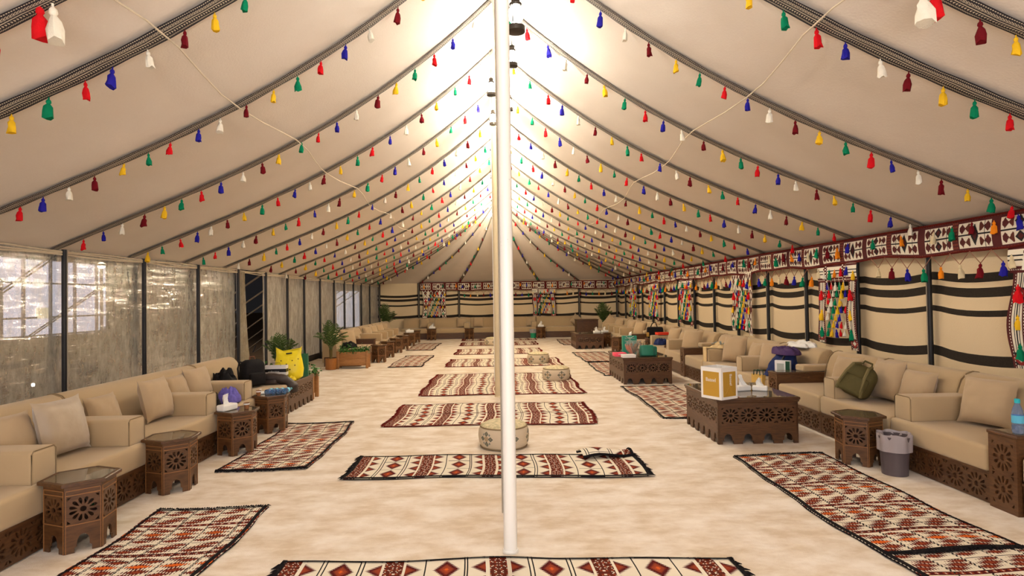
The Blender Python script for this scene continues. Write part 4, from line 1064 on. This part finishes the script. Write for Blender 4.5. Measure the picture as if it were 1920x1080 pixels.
def bottle(label, M_, s=1.0, group='water bottles'):
    t = thing('water_bottle', label, 'bottle', (0, 0, 0), 0, group); t.matrix_world = M_ @ Matrix.Scale(s, 4)
    m = MB(); m.lathe([(.026, 0), (.032, .008), (.032, .05), (.0295, .055), (.032, .06), (.032, .12), (.028, .15), (.015, .185), (.0135, .2)], 16); m.build('bottle_body', M_BOT, t)
    m = MB(); m.lathe([(.0325, .066), (.0325, .115)], 16, cap=False); m.build('label_band', plain('bottle label', S(90, 180, 214), .5), t)
    m = MB(); m.lathe([(.0155, .193), (.0155, .218), (.013, .22)], 14); m.build('cap', plain('teal cap', S(40, 176, 190), .4), t)
def cloth(name, label, cat, x, y, z, dims, mat, seed, rz=0, amp=.35, fall=0, n=26, parent=None):
    """crumpled heap of cloth resting at z"""
    m = MB(); a, b, c = dims
    def fn(u, v):
        th = TAU * u; r = math.sin(PI * .5 * v) if v < 1 else 1; hgt = max(0, 1 - v ** 2.2)
        nn = noise.noise(Vector((math.cos(th) * r * 2.2 + seed, math.sin(th) * r * 2.2, seed * 2))); n2 = noise.noise(Vector((math.cos(th) * r * 5 + seed, math.sin(th) * r * 5, seed)))
        rr = r * (1 + amp * .6 * nn); return (a * rr * math.cos(th), b * rr * math.sin(th), max(.0, c * hgt * (1 + amp * nn * 1.6) + c * .28 * n2 * (1 - v * .6)) + .004 - (fall * max(0, v - .6) * max(0, math.cos(th)) if fall else 0))
    m.grid(fn, n * 2, n // 2 + 4)
    vs = [fn(k / 24, 1.0) for k in range(24)]; m.add([(p[0], p[1], min(.0, p[2] - .004)) for p in vs], [tuple(reversed(range(24)))])
    o = m.build(name, mat, parent)
    if parent is None: tag(o, label, cat)
    o.location = (x, y, z); o.rotation_euler = (0, 0, rz); return o
def bag(name, label, loc, rz, w, d, h, mat, parts=None, group=None, flare=0, thin=.004, lean=0):
    t = thing(name, label, 'bag', loc, rz, group); m = MB(); f = flare
    P = [(-w / 2, -d / 2), (w / 2, -d / 2), (w / 2, d / 2), (-w / 2, d / 2)]
    def ring(e, z, k): return [(x * k + (-e if x > 0 else e), y * k * (1 if True else 1) + (-e if y > 0 else e) + lean * z, z) for x, y in P]
    m.loft([ring(0, 0, 1), ring(0, h, 1 + f), ring(thin, h, 1 + f), ring(thin, .01, 1)]); m.build('shell', mat, t, smooth=False); return t
M_GOLD = plain('gold foil', S(214, 170, 70), .3, .5, metal=.4)
M_BAGW = plain('glossy white card', S(240, 238, 236), .35, .4)
def text(body, parent, name, size, mat, loc, rot, ext=.0006):
    cu = bpy.data.curves.new(name, 'FONT'); cu.body = body; cu.size = size; cu.extrude = ext; cu.align_x = 'CENTER'
    ob = bpy.data.objects.new(name, cu); me = bpy.data.meshes.new_from_object(ob); bpy.data.objects.remove(ob); me.materials.clear(); me.materials.append(mat)
    o = newobj(name, me, parent); o.location = loc; o.rotation_euler = rot; return o
# gold gift bag on the first coffee table
gw, gd = .27, .25; ang = R(-61); fc = G(1353, 751, .5)
off = Matrix.Rotation(ang, 3, 'Z') @ Vector((gw / 2, -gd / 2, 0)); ctr = fc - off
gb = bag('gift_bag', 'white and gold gift bag standing on the front coffee table', (ctr.x, ctr.y, .5), ang, gw, gd, .335, M_BAGW)
for (sx, sy, rz_, ww, tx, rot_) in ((0, -gd / 2, 0, gw, .05, 0), (gw / 2, 0, PI / 2, gd, .03, 1)):
    m = MB(); m.box(-ww / 2 + .028, ww / 2 - .028, -.0022, 0, .03, .29); o = m.build('gold_panel', M_GOLD, gb, smooth=False); o.location = (sx, sy, 0); o.rotation_euler = (0, 0, rz_)
    if rot_ == 0: text('Bateel', o, 'lettering', .055, M_BAGW, (0, -.0026, .185), (PI / 2, 0, 0))
    else:
        text('Bateel', o, 'lettering', .05, M_BAGW, (.004, -.0026, .205), (PI / 2, PI / 2, 0))
        m = MB()
        for s in (-1, 1): m.box(-.002, .002, -.0012, .0, 0, .1, mx=Matrix.Translation((0, -.0022, .14)) @ Matrix.Rotation(s * R(143), 4, 'Y'))
        q = m.build('fold_crease', plain('pale gold crease', S(230, 196, 110), .3, .5, metal=.7), o, smooth=False)
for s in (-1, 1):
    m = MB(); m.tube([(-.05, s * .118, .33), (-.045, s * .112, .30), (0, s * .108, .285), (.045, s * .112, .30), (.05, s * .118, .33)], .003, 5); m.build('cord_handle', M_WHITE, gb)
p = G(1394, 733, .5); tissue('white tissue box with tall tissue right behind the gold gift bag', p.x, p.y + .03, .5, .25, .8, 1.5)
p = G(1424, 733, .5); tissue('white tissue box at the right of the front coffee table', p.x + .02, p.y + .03, .5, -.5, .74, 1.25)
tissue('white tissue box on the third left hexagonal table', -2.92, 6.36, .456, R(70), .9, 1.2)
cup('small brown paper cup beside the tissue box on the third left hexagonal table', -2.74, 6.42, .456)
cup('small brown paper cup beside the lying water bottles', -2.97, 7.30, .456)
tissue('small white tissue pack beside the cup on the fourth left hexagonal table', -2.985, 7.42, .456, R(80), .42, .9)
for k in range(4): bottle(['lying water bottle nearest the table edge', 'second of four lying water bottles', 'third of four lying water bottles', 'lying water bottle farthest from the cup'][k], Matrix.Translation((-2.90 + .066 * k, 7.36 + .02 * k, .456 + .033)) @ Matrix.Rotation(R(78 + 3 * k), 4, 'Z') @ Matrix.Rotation(R(90), 4, 'Y'), 1.0)
p = G(1909, 812, .575); bottle('standing blue water bottle on the console at the right edge', Matrix.Translation((p.x, p.y, .575)), 1.12)
# trash bins
def bin_(label, x, y, mat, r=.13, h=.34, slots=True):
    t = thing('trash_bin', label, 'bin', (x, y, 0), 0, 'waste bins'); n = 48; pr_ = [(r * .78, .0), (r * .80, .06), (r * .86, h * .55), (r * .90, h * .62), (r, h)]
    m = MB(); m.lathe(pr_, n, cap=False, skip=(lambda i, k: slots and i == 1 and k % 6 == 0)); m.lathe([(r * .78, .0), (.001, .001)], n, cap=False); m.lathe([(r * .74, .01), (r * .96, h)], n, cap=False); m.build('bin_wall', mat, t)
    m = MB(); n = 48
    def fn(u, v):
        th = TAU * u; k = r * (1.03 if v < .5 else 1.03 - .10 * (v - .5)) + (.006 * math.sin(u * 60) + .006 * math.sin(u * 37)) * (.4 + v); z = h * .62 + (h * .44) * min(1, v * 2) - (.07 * max(0, v - .5)) + .01 * math.sin(u * 40) * v; return (k * math.cos(th), k * math.sin(th), z)
    m.grid(fn, 72, 8); m.build('liner', plain('white bin liner', S(180, 170, 172), .4, .4, Alpha=.72), t)
    m = MB(); 
    def fn2(u, v): return (v * r * .9 * math.cos(TAU * u), v * r * .9 * math.sin(TAU * u), h * .86 + .07 * noise.noise(Vector((math.cos(TAU * u) * v * 3, math.sin(TAU * u) * v * 3, x))))
    m.grid(fn2, 28, 6); m.build('crumpled_liner', plain('grey film', S(180, 176, 182), .35, .5), t)
bin_('dark grey slotted trash bin with white liner beside the right hexagonal table', 3.475, 5.135, plain('dark grey plastic', S(84, 74, 78), .5, .4))
M_GRN = plain('green plastic', S(30, 150, 104), .45, .4)
bin_('green bin with white liner behind the nearest left hexagonal table', -2.92, 4.37, M_GRN, .082, .32, False)
bin_('green bin before the end wall sofas right of the poles', 1.36, 23.6, M_GRN, .14, .34, False)
# left sofa clutter
M_PURP = plain('purple patterned cloth', S(104, 96, 176), .9, .2, .45, 40, .3, 60, .01)
cloth('shawl', 'purple patterned cloth heaped on the left sofa seat', 'cloth', -3.16, 6.93, SEAT + .005, (.13, .15, .14), M_PURP, 13, .4, .22)
cloth('folded_garment', 'black garment on the sofa before the black backpack', 'garment', -3.56, 7.66, SEAT, (.18, .2, .27), M_BLACK, 5, .2, .25)
cloth('small_handbag', 'small black handbag behind the second left armrest', 'handbag', -3.16, 6.56, SEAT, (.07, .09, .13), M_BLACK, 8)
t = thing('backpack', 'black backpack slumped at the end of the left sofa', 'backpack', (-3.42, 8.2, SEAT), R(58)); t.scale = (.82, .82, .82)
m = MB(); m.rbox(-.2, .2, -.12, .12, 0, .42, .09, 4, crown=.05); m.build('body', M_BLACK, t)
m = MB(); m.rbox(-.15, .15, -.17, -.10, .03, .24, .035, 3); m.build('front_pocket', M_BLACK, t)
for s in (-1, 1): m = MB(); m.tube([(s * .1, .10, .40), (s * .12, .17, .42), (s * .13, .2, .3), (s * .13, .16, .08)], .016, 6); m.build('strap', M_BLKP, t)
m = MB(); m.tube([(-.05, 0, .44), (-.04, 0, .50), (.04, 0, .50), (.05, 0, .44)], .012, 6); m.build('grab_handle', plain('brown strap', S(110, 66, 44), .7), t)
M_PUFF = plain('dark brown padded nylon', S(46, 36, 34), .55, .4, .15, 6, .25, 14, .02)
t = thing('padded_jacket', 'dark brown padded jacket draped over the edge of the carved table', 'jacket', (-3.20, 8.43, .43), 0); t.scale = (.8, .8, .62)
m = MB()
path = [(-.34, .02, .10), (-.2, .02, .15), (-.04, .03, .16), (.1, .05, .12), (.2, .08, .05), (.25, .12, -.06), (.26, .16, -.17), (.25, .17, -.22)]
rr = [.08, .115, .10, .115, .10, .12, .105, .03]; vv = []
fine_ = []; fr = []
for i in range(len(path) - 1):
    for k in range(4):
        s = k / 4; fine_.append(Vector(path[i]).lerp(Vector(path[i + 1]), s)); fr.append((rr[i] * (1 - s) + rr[i + 1] * s) * (1 + .05 * math.sin(i * 4 + k * 1.57)))
m.tube(fine_, fr, 14); m.build('sleeve_and_body', M_PUFF, t)
m = MB(); m.rbox(-.32, .06, -.10, .14, .006, .13, .05, 3, crown=.05); m.build('folded_body', M_PUFF, t)
def m_bw():
    t = NT('black and white stripes'); v = t.node('ShaderNodeSeparateXYZ'); t.link(t.obj(), v.inputs[0]); z = E(t, v.outputs[2])
    t.base(t.mix(((z + .0) / .096).frac().gt(.5), S(234, 230, 230), S(22, 20, 22))); t.set(Roughness=.35); return t.m
sb = bag('striped_bag', 'black and white striped paper bag on the carved left table', (-3.3, 8.76, .43), R(4), .31, .12, .24, m_bw())
text('collection', sb, 'lettering', .04, M_WHITE, (-.02, -.0615, .14), (PI / 2, 0, 0))
m = MB(); m.tube([(-.08, -.05, .23), (-.07, -.055, .28), (.07, -.055, .28), (.08, -.05, .23)], .003, 5); m.build('cord_handle', M_BLKP, sb)
M_YEL = plain('yellow bag plastic', S(238, 214, 34), .4, .4, .08, 6, .4, 9, .03)
t = thing('yellow_bag', 'bright yellow plastic carrier bag with brown spots on the carved left table', 'bag', (-3.20, 9.0, .43), R(10))
m = MB(); secs = []
for (z, w, d) in ((0.0, .15, .08), (.04, .2, .11), (.16, .215, .12), (.28, .195, .085), (.36, .18, .05), (.42, .185, .022), (.455, .19, .012)):
    secs.append([((w * (abs(math.cos(a)) ** .6) * (1 if math.cos(a) > 0 else -1)), d * math.sin(a) + .008 * math.sin(a * 6 + z * 30), z + (.045 * abs(math.cos(a)) ** 3 - .03 * math.sin(a) ** 2 if z > .4 else 0)) for a in [TAU * k / 32 for k in range(32)]])
m.loft(secs); m.build('bag_body', M_YEL, t)
M_SPOT = plain('brown spot print', S(96, 70, 20), .5)
for (x, z, r, dy) in ((-.12, .05, .010, -.092), (-.03, .07, .012, -.112), (.07, .05, .009, -.106), (.13, .10, .012, -.092), (-.08, .14, .011, -.11), (.03, .16, .012, -.118), (.10, .22, .010, -.098), (-.14, .21, .011, -.08), (-.02, .24, .010, -.102), (.06, .29, .010, -.083), (-.10, .29, .010, -.076), (.14, .31, .009, -.055)):
    m = MB(); m.lathe([(r, 0), (r * .95, .006)], 14, mx=Matrix.Translation((x, dy + .002, z)) @ Matrix.Rotation(PI / 2, 4, 'X')); m.build('spot', M_SPOT, t, smooth=False)
m = MB(); m.rbox(-.045, .045, -.01, .01, 0, .02, .008, 2, mx=Matrix.Translation((.01, -.04, .385)) @ Matrix.Rotation(R(-6), 4, 'Y')); m.build('handle_slot', M_BLKP, t)
gbag = bag('green_bag', 'dark green paper bag behind the yellow carrier bag', (-3.13, 9.36, .43), R(12), .2, .1, .35, plain('dark green card', S(28, 92, 62), .5))
m = MB(); m.tube([(-.05, -.045, .35), (-.045, -.05, .4), (.045, -.05, .4), (.05, -.045, .35)], .003, 5); m.build('cord_handle', M_GRN, gbag)
cloth('crumpled_bag', 'small crumpled yellow bag at the table edge below the carrier bag', 'bag', -3.10, 8.84, .435, (.06, .05, .05), M_YEL, 2)
cloth('black_cloth', 'black cloth lying behind the far left planter leaves', 'cloth', -3.75, 14.75, SEAT, (.2, .2, .12), M_BLACK, 6)
# right sofa clutter
M_OLIVE = plain('olive canvas', S(84, 76, 44), .8, .2, .15, 20, .3, 40, .008)
t = thing('backpack', 'olive green backpack leaning on the right sofa', 'backpack', (3.83, 6.33, SEAT + .04), R(-58))
m = MB(); M_ = Matrix.Rotation(R(20), 4, 'Y') @ Matrix.Rotation(R(-16), 4, 'X'); m.rbox(-.15, .15, -.10, .10, 0, .32, .085, 5, mx=M_, crown=.04); m.build('body', M_OLIVE, t)
m = MB(); m.rbox(-.14, .14, -.15, -.08, .02, .22, .04, 3, mx=M_); m.build('front_pocket', M_OLIVE, t)
for s in (-1, 1): m = MB(); m.tube([M_ @ Vector(q) for q in ((s * .06, -.02, .36), (s * .08, -.13, .33), (s * .1, -.165, .22), (s * .12, -.155, .1), (s * .13, -.12, .02))], .017, 6); m.build('strap', plain('olive strap', S(104, 94, 58), .8), t)
m = MB(); m.tube([M_ @ Vector(q) for q in ((-.05, 0, .36), (-.04, 0, .40), (.04, 0, .40), (.05, 0, .36))], .011, 6); m.build('grab_handle', M_OLIVE, t)
M_NAVY = plain('navy cloth', S(34, 46, 92), .85, .2, .15, 12, .3, 20, .01)
t = thing('jacket', 'navy blue jacket with purple lining heaped on the right sofa', 'jacket', (4.02, 8.32, SEAT), 0)
m = MB()
def fn(u, v):
    th = TAU * u; k = 1 - .55 * v; nn = noise.noise(Vector((math.cos(th) * 2, math.sin(th) * 2, v * 3))); return (.22 * k * math.cos(th) * (1 + .3 * nn) + .1 * v, .26 * k * math.sin(th) * (1 + .3 * nn), .36 * v + .02 * nn)
m.grid(fn, 40, 12); m.lathe([(.1, .355), (.01, .36)], 12, .1, 0, cap=False); m.build('body', M_NAVY, t)
cloth('lining', '', '', .08, -.02, .30, (.17, .24, .10), plain('purple lining', S(74, 52, 96), .8, .2, .2, 20, .3, 30, .01), 4, 0, .4, parent=t)
m = MB(); m.tube([(-.12, -.16, .05), (-.1, -.2, .2), (-.0, -.16, .34)], .014, 6); m.build('strap', M_BLKP, t)
pb_ = bag('printed_bag', 'white printed paper bag tucked beside the navy jacket', (3.92, 8.06, SEAT), R(-40), .2, .06, .24, M_BAGW)
m = MB(); m.box(-.07, .02, -.033, -.031, .05, .2); m.build('printed_panel', plain('grey print', S(176, 182, 176), .6), pb_, smooth=False)
m = MB(); m.box(.04, .095, -.0335, -.0315, .0, .235); m.build('green_edge', plain('deep green', S(24, 72, 50), .6), pb_, smooth=False)
o = cloth('white_cloth', 'white cloth thrown over the sofa back above the navy jacket', 'cloth', 4.43, 8.5, .83, (.15, .30, .07), M_WHITE, 9, 0, .5)
tt = bag('tote_bag', 'beige fabric tote with a red print beside the carved console', (3.60, 8.12, .22), R(-70), .2, .06, .27, plain('beige tote fabric', S(206, 168, 92), .9, .1, .08, 30))
m = MB(); m.lathe([(.03, 0), (.028, .002)], 12, mx=Matrix.Translation((.01, -.031, .16)) @ Matrix.Rotation(R(25), 4, 'Y') @ Matrix.Diagonal((.75, 1, 1.7, 1)) @ Matrix.Rotation(PI / 2, 4, 'X')); m.build('red_print', plain('red print', S(210, 54, 26), .8), tt)
m = MB(); m.lathe([(.02, 0), (.018, .002)], 10, mx=Matrix.Translation((-.03, -.031, .09)) @ Matrix.Rotation(PI / 2, 4, 'X')); m.build('dark_print', M_BLKP, tt)
for s in (-1, 1): m = MB(); m.tube([(-.06, s * .028, .26), (-.05, s * .03, .33), (.05, s * .03, .33), (.06, s * .028, .26)], .007, 5); m.build('handle', plain('dark green strap', S(32, 60, 48), .8), tt)
M_SCARF = plain('cream knit', S(214, 188, 142), .9, .2, .1, 30, .5, 60, .01)
t = thing('scarf', 'cream scarf with blue grey ribbons lying over an armrest of the right row', 'scarf', (3.92, 10.42, .66), 0)
cloth('folded_cloth', '', '', .05, 0, .0, (.2, .16, .07), M_SCARF, 3, 0, .4, parent=t)
m = MB(); m.rbox(-.262, -.242, -.07, .09, -.24, .012, .009, 2); m.rbox(-.262, -.05, -.07, .09, .0, .02, .009, 2); m.build('hanging_end', M_SCARF, t)
m = MB()
for k in range(5): a = k * 1.3; m.tube([(.05, 0, .06), (.05 + .08 * math.cos(a), .1 * math.sin(a), .11), (.05 + .17 * math.cos(a + .3), .2 * math.sin(a + .3), .07)], .007, 5)
m.build('ribbons', plain('blue grey ribbon', S(128, 146, 150), .6), t)
t = thing('flat_box', 'red flat box lying on an armrest of the right row', 'box', (3.95, 14.22, .663), R(4)); m = MB(); m.rbox(-.13, .16, -.11, .11, 0, .05, .006, 1); m.build('box', plain('red card', S(214, 58, 32), .5), t); m = MB(); m.rbox(-.134, .164, -.114, .114, .035, .06, .006, 1); m.build('lid', plain('red card', S(214, 58, 32), .5), t)
t = thing('handbag', 'black handbag standing on the far console of the right row', 'handbag', (3.86, 14.5, .575), R(-12)); m = MB(); m.rbox(-.2, .2, -.08, .08, 0, .27, .05, 3); m.build('body', M_BLACK, t)
m = MB(); m.tube([(-.1, 0, .26), (-.06, 0, .36), (.02, 0, .38), (.06, 0, .26)], .014, 6); m.build('handle', M_BLACK, t); m = MB(); m.rbox(-.205, -.14, -.083, -.06, .03, .14, .01, 1); m.build('gold_patch', plain('dull gold patch', S(168, 132, 54), .5), t)
cloth('blue_cloth', 'blue cloth on the sofa below the black handbag', 'cloth', 3.86, 14.0, SEAT, (.16, .15, .13), M_NAVY, 11)
cloth('brown_hat', 'flat brown hat on the sofa seat behind the teal bags', 'hat', 3.85, 13.2, SEAT, (.13, .16, .06), plain('brown felt', S(88, 62, 36), .9), 12, 0, .1)
t = thing('clutch_bag', 'black clutch standing behind the bottle at the right edge', 'bag', (4.12, 4.15, .66), R(-70)); m = MB(); m.rbox(-.12, .12, -.03, .03, 0, .15, .03, 3); m.build('body', M_BLACK, t); m = MB(); m.tube([(-.12, -.033, .02), (-.12, -.033, .13), (.12, -.033, .13)], .004, 5); m.build('gold_zip', plain('brass', S(170, 140, 80), .3, .5, metal=.8), t)
# on the second coffee table
M_TEAL = plain('teal card', S(38, 142, 118), .5, .4); M_TEALD = plain('teal satin bag', S(34, 116, 96), .4, .4, .12, 8, .3, 9, .02)
Z2 = .49
p = G(1188, 668, Z2); tg = bag('teal_gift_bag', 'tall teal gift bag with a ribbon bow behind the wrapped bouquet', (p.x, p.y + .35, Z2), 0, .27, .10, .36, M_TEAL)
m = MB(); m.tube([(0, -.053, .0), (0, -.053, .34)], .008, 5)
for s in (-1, 1): m.tube([(0, -.055, .31), (s * .07, -.06, .35), (s * .09, -.06, .31), (0, -.055, .31), (s * .06, -.058, .22)], .009, 5)
m.build('ribbon_bow', plain('pale ribbon', S(170, 196, 180), .4), tg)
t = thing('wrapped_bouquet', 'dried bouquet wrapped in clear film on the teal table', 'bouquet', (p.x + .03, p.y + .15, Z2), 0)
m = MB(); secs = [[(r * math.cos(TAU * k / 20) * (1 + .12 * math.sin(k * 5)), r * .6 * math.sin(TAU * k / 20), z) for k in range(20)] for r, z in ((.07, .0), (.12, .1), (.15, .2), (.12, .25), (.16, .28))]; m.loft(secs, cap=False); m.build('film_wrap', M_FILM, t)
m = MB(); rnd = random.Random(4)
for k in range(60): a = rnd.uniform(0, TAU); r = rnd.uniform(.02, .1); q = Vector((r * math.cos(a), r * .5 * math.sin(a), rnd.uniform(.12, .24))); m.tube([(0, 0, 0), q * .6, q], [.002, .003, .010], 4)
tag(m.build('dried_flowers', plain('dried flowers', S(150, 112, 70), .9, .1, .4, 60), t), kind='stuff')
m = MB()
for (x, a, c) in ((-.13, 24, 0), (-.10, 18, 0), (-.07, 12, 0)): m.tube([(x * .3, -.05, .02), (x, -.06, .14), (x * 1.25, -.06, .22)], [.008, .02, .006], 6)
m.build('striped_card', plain('striped paper', S(196, 130, 110), .7, .2, .5, 60), t)
p = G(1216, 669, Z2); sbg = thing('teal_pouch', 'soft teal satin bag lying at the right of the second coffee table', 'bag', (p.x, p.y + .12, Z2), 0)
m = MB(); m.rbox(-.12, .12, -.09, .09, 0, .2, .03, 3, mx=Matrix.Rotation(R(-8), 4, 'X'), crown=.015); m.build('body', M_TEALD, sbg); m = MB(); m.rbox(.10, .20, .0, .12, 0, .18, .03, 2); m.build('side_flap', M_TEALD, sbg)
m = MB(); m.tube([(-.06, 0, .2), (-.04, .02, .27), (.04, .02, .27), (.06, 0, .2)], .006, 5); m.build('handle', M_BLKP, sbg)
p = G(1162, 669, Z2); t = thing('pink_box', 'pink flat gift box at the left of the second coffee table', 'box', (p.x + .02, p.y + .12, Z2), R(5)); m = MB(); m.rbox(-.11, .11, -.1, .1, 0, .07, .008, 1); m.build('box', plain('pink card', S(236, 84, 110), .45), t); m = MB(); m.box(-.05, .06, -.1025, -.1, .04, .05); m.build('pale_print', M_WHITE, t, smooth=False)
p = G(1180, 671, Z2); t = thing('white_box', 'white flat box in front of the teal gift bag', 'box', (p.x, p.y + .08, Z2), R(3)); m = MB(); m.rbox(-.12, .12, -.08, .08, 0, .055, .006, 1); m.build('box', M_BAGW, t); m = MB(); m.rbox(-.123, .123, -.083, .083, .03, .058, .006, 1); m.build('lid', M_BAGW, t)
# distant tissue boxes
tissue('white tissue box on the hexagonal table behind the teal gift bag', 3.40, 15.1, .456, .4, 1.2, 1.3)
tissue('white tissue box on the farthest coffee table', 3.08, 18.5, .47, .2, 1.0, 1.2)
tissue('white tissue box on the hexagonal table right of the farthest coffee table', 3.42, 19.0, .456, .2, 1.0, 1.2)
tissue('flat white tissue pack on the fifth far left table', -3.17, 20.8, .456, R(20), 1.3, .3)
tissue('white tissue box on the left table before the end wall', -2.68, 23.5, .456, 0, 1.1, 1.0)
tissue('white tissue box on the end wall table beside the green bin', 1.66, 23.5, .456, 0, 1.1, 1.4)

# ------------------------------------------------------------------ outside the left wall
m = MB(); t = thing('lit_hall', 'lit pale hall with dark window bars seen through the plastic wall', 'building', (-14, 0, 0))
m.box(-.3, 0, -6, 21.3, -.1, .66); m.build('base_wall', M_SAND, t, smooth=False)
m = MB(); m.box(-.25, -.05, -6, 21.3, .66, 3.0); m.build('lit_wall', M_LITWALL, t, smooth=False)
M_BAR = plain('grey window bar', S(120, 116, 130), .6)
y = 9.2
k = 0
while y < 21.4:
    m = MB(); m.box(-.04, .03, y - .035, y + .035, .66, 3.0); m.build('window_bar', M_BAR, t, smooth=False); y += 1.05; k += 1
for z in (.7, 1.25, 2.3): m = MB(); m.box(-.04, .02, -6, 21.3, z - .025, z + .025); m.build('window_rail', M_BAR, t, smooth=False)
m = MB(); m.box(-.02, .05, 18.1, 18.5, 1.22, 1.55); m.build('lit_window', M_LITWIN, t, smooth=False)
m = MB(); m.box(-.02, .08, 15.6, 16.8, .7, 2.4); m.build('door_frame', M_BAR, t, smooth=False)
m = MB(); m.box(-.4, .3, -6.2, 21.6, 3.0, 3.5); m.build('roof_edge', M_BLKP, t, smooth=False)
t = thing('yard_cabin', 'floodlit pale cabin glowing behind the far plastic panels', 'cabin', (-7.4, 26.4, 0))
m = MB(); m.box(-1.2, 1.4, 0, 2, -.1, 2.6); m.build('cabin_wall', plain('cabin paint', S(150, 150, 165), .7), t, smooth=False)
m = MB(); m.box(.15, 1.15, -.03, 0, .45, 2.05); m.build('lit_door', M_LITCABIN, t, smooth=False)
m = MB(); m.box(-1.35, 1.55, -.2, 2.1, 2.6, 2.7); m.build('roof', M_BLKP, t, smooth=False)
for (x, y, z, lab) in ((-8.6, 12.9, 2.55, 'bright yard lamp outside the near plastic wall'), ):
    t = thing('yard_lamp', lab, 'lamp', (x, y, 0)); m = MB(); m.tube([(0, 0, -.1), (0, 0, z - .12)], .03, 8); m.build('mast', M_BLKP, t)
    m = MB(); m.lathe([(.09, z - .1), (.1, z - .06), (.02, z - .02)], 12); m.build('hood', M_BLKP, t); m = MB(); m.lathe([(.01, z - .17), (.07, z - .13), (.07, z - .1)], 12); m.build('lamp_glass', emit('yard bulb', (1, .88, .66, 1), 40), t)
p = ATX(62, 720, -8.0); t = thing('ground_light', 'tiny bright ground light outside the nearest plastic panel', 'lamp', (p.x, p.y, 0)); m = MB(); m.lathe([(.05, -.1), (.05, max(.05, p.z) - .04)], 10); m.build('stake', M_BLKP, t); m = MB(); m.lathe([(.02, max(.05, p.z) - .04), (.025, max(.05, p.z) + .0), (.01, max(.05, p.z) + .015)], 10); m.build('lamp_glass', emit('white spot', (1, .95, .9, 1), 25), t)
for i, y in enumerate(PL):
    for dy in (0,):
        t = thing('guy_rope', '%s pair of guy ropes from the front, slanting to the ground outside' % ORD[i], 'rope', (-XW - .05, y, 0), 0, 'guy ropes outside')
        for q in (0, .07): m = MB(); m.tube([(0, q, 2.2), (-1.6, q + .02, 1.12), (-3.3, q * .3, -.1)], .010, 5); m.build('cord', plain('dimmed guy rope', S(150, 136, 116), .95, .1), t)  # rope colour lowered so the cords fade behind the hazy plastic
        m = MB(); m.tube([(-3.25, 0, .12), (-3.4, 0, -.2)], .015, 6); m.build('peg', M_METAL, t)
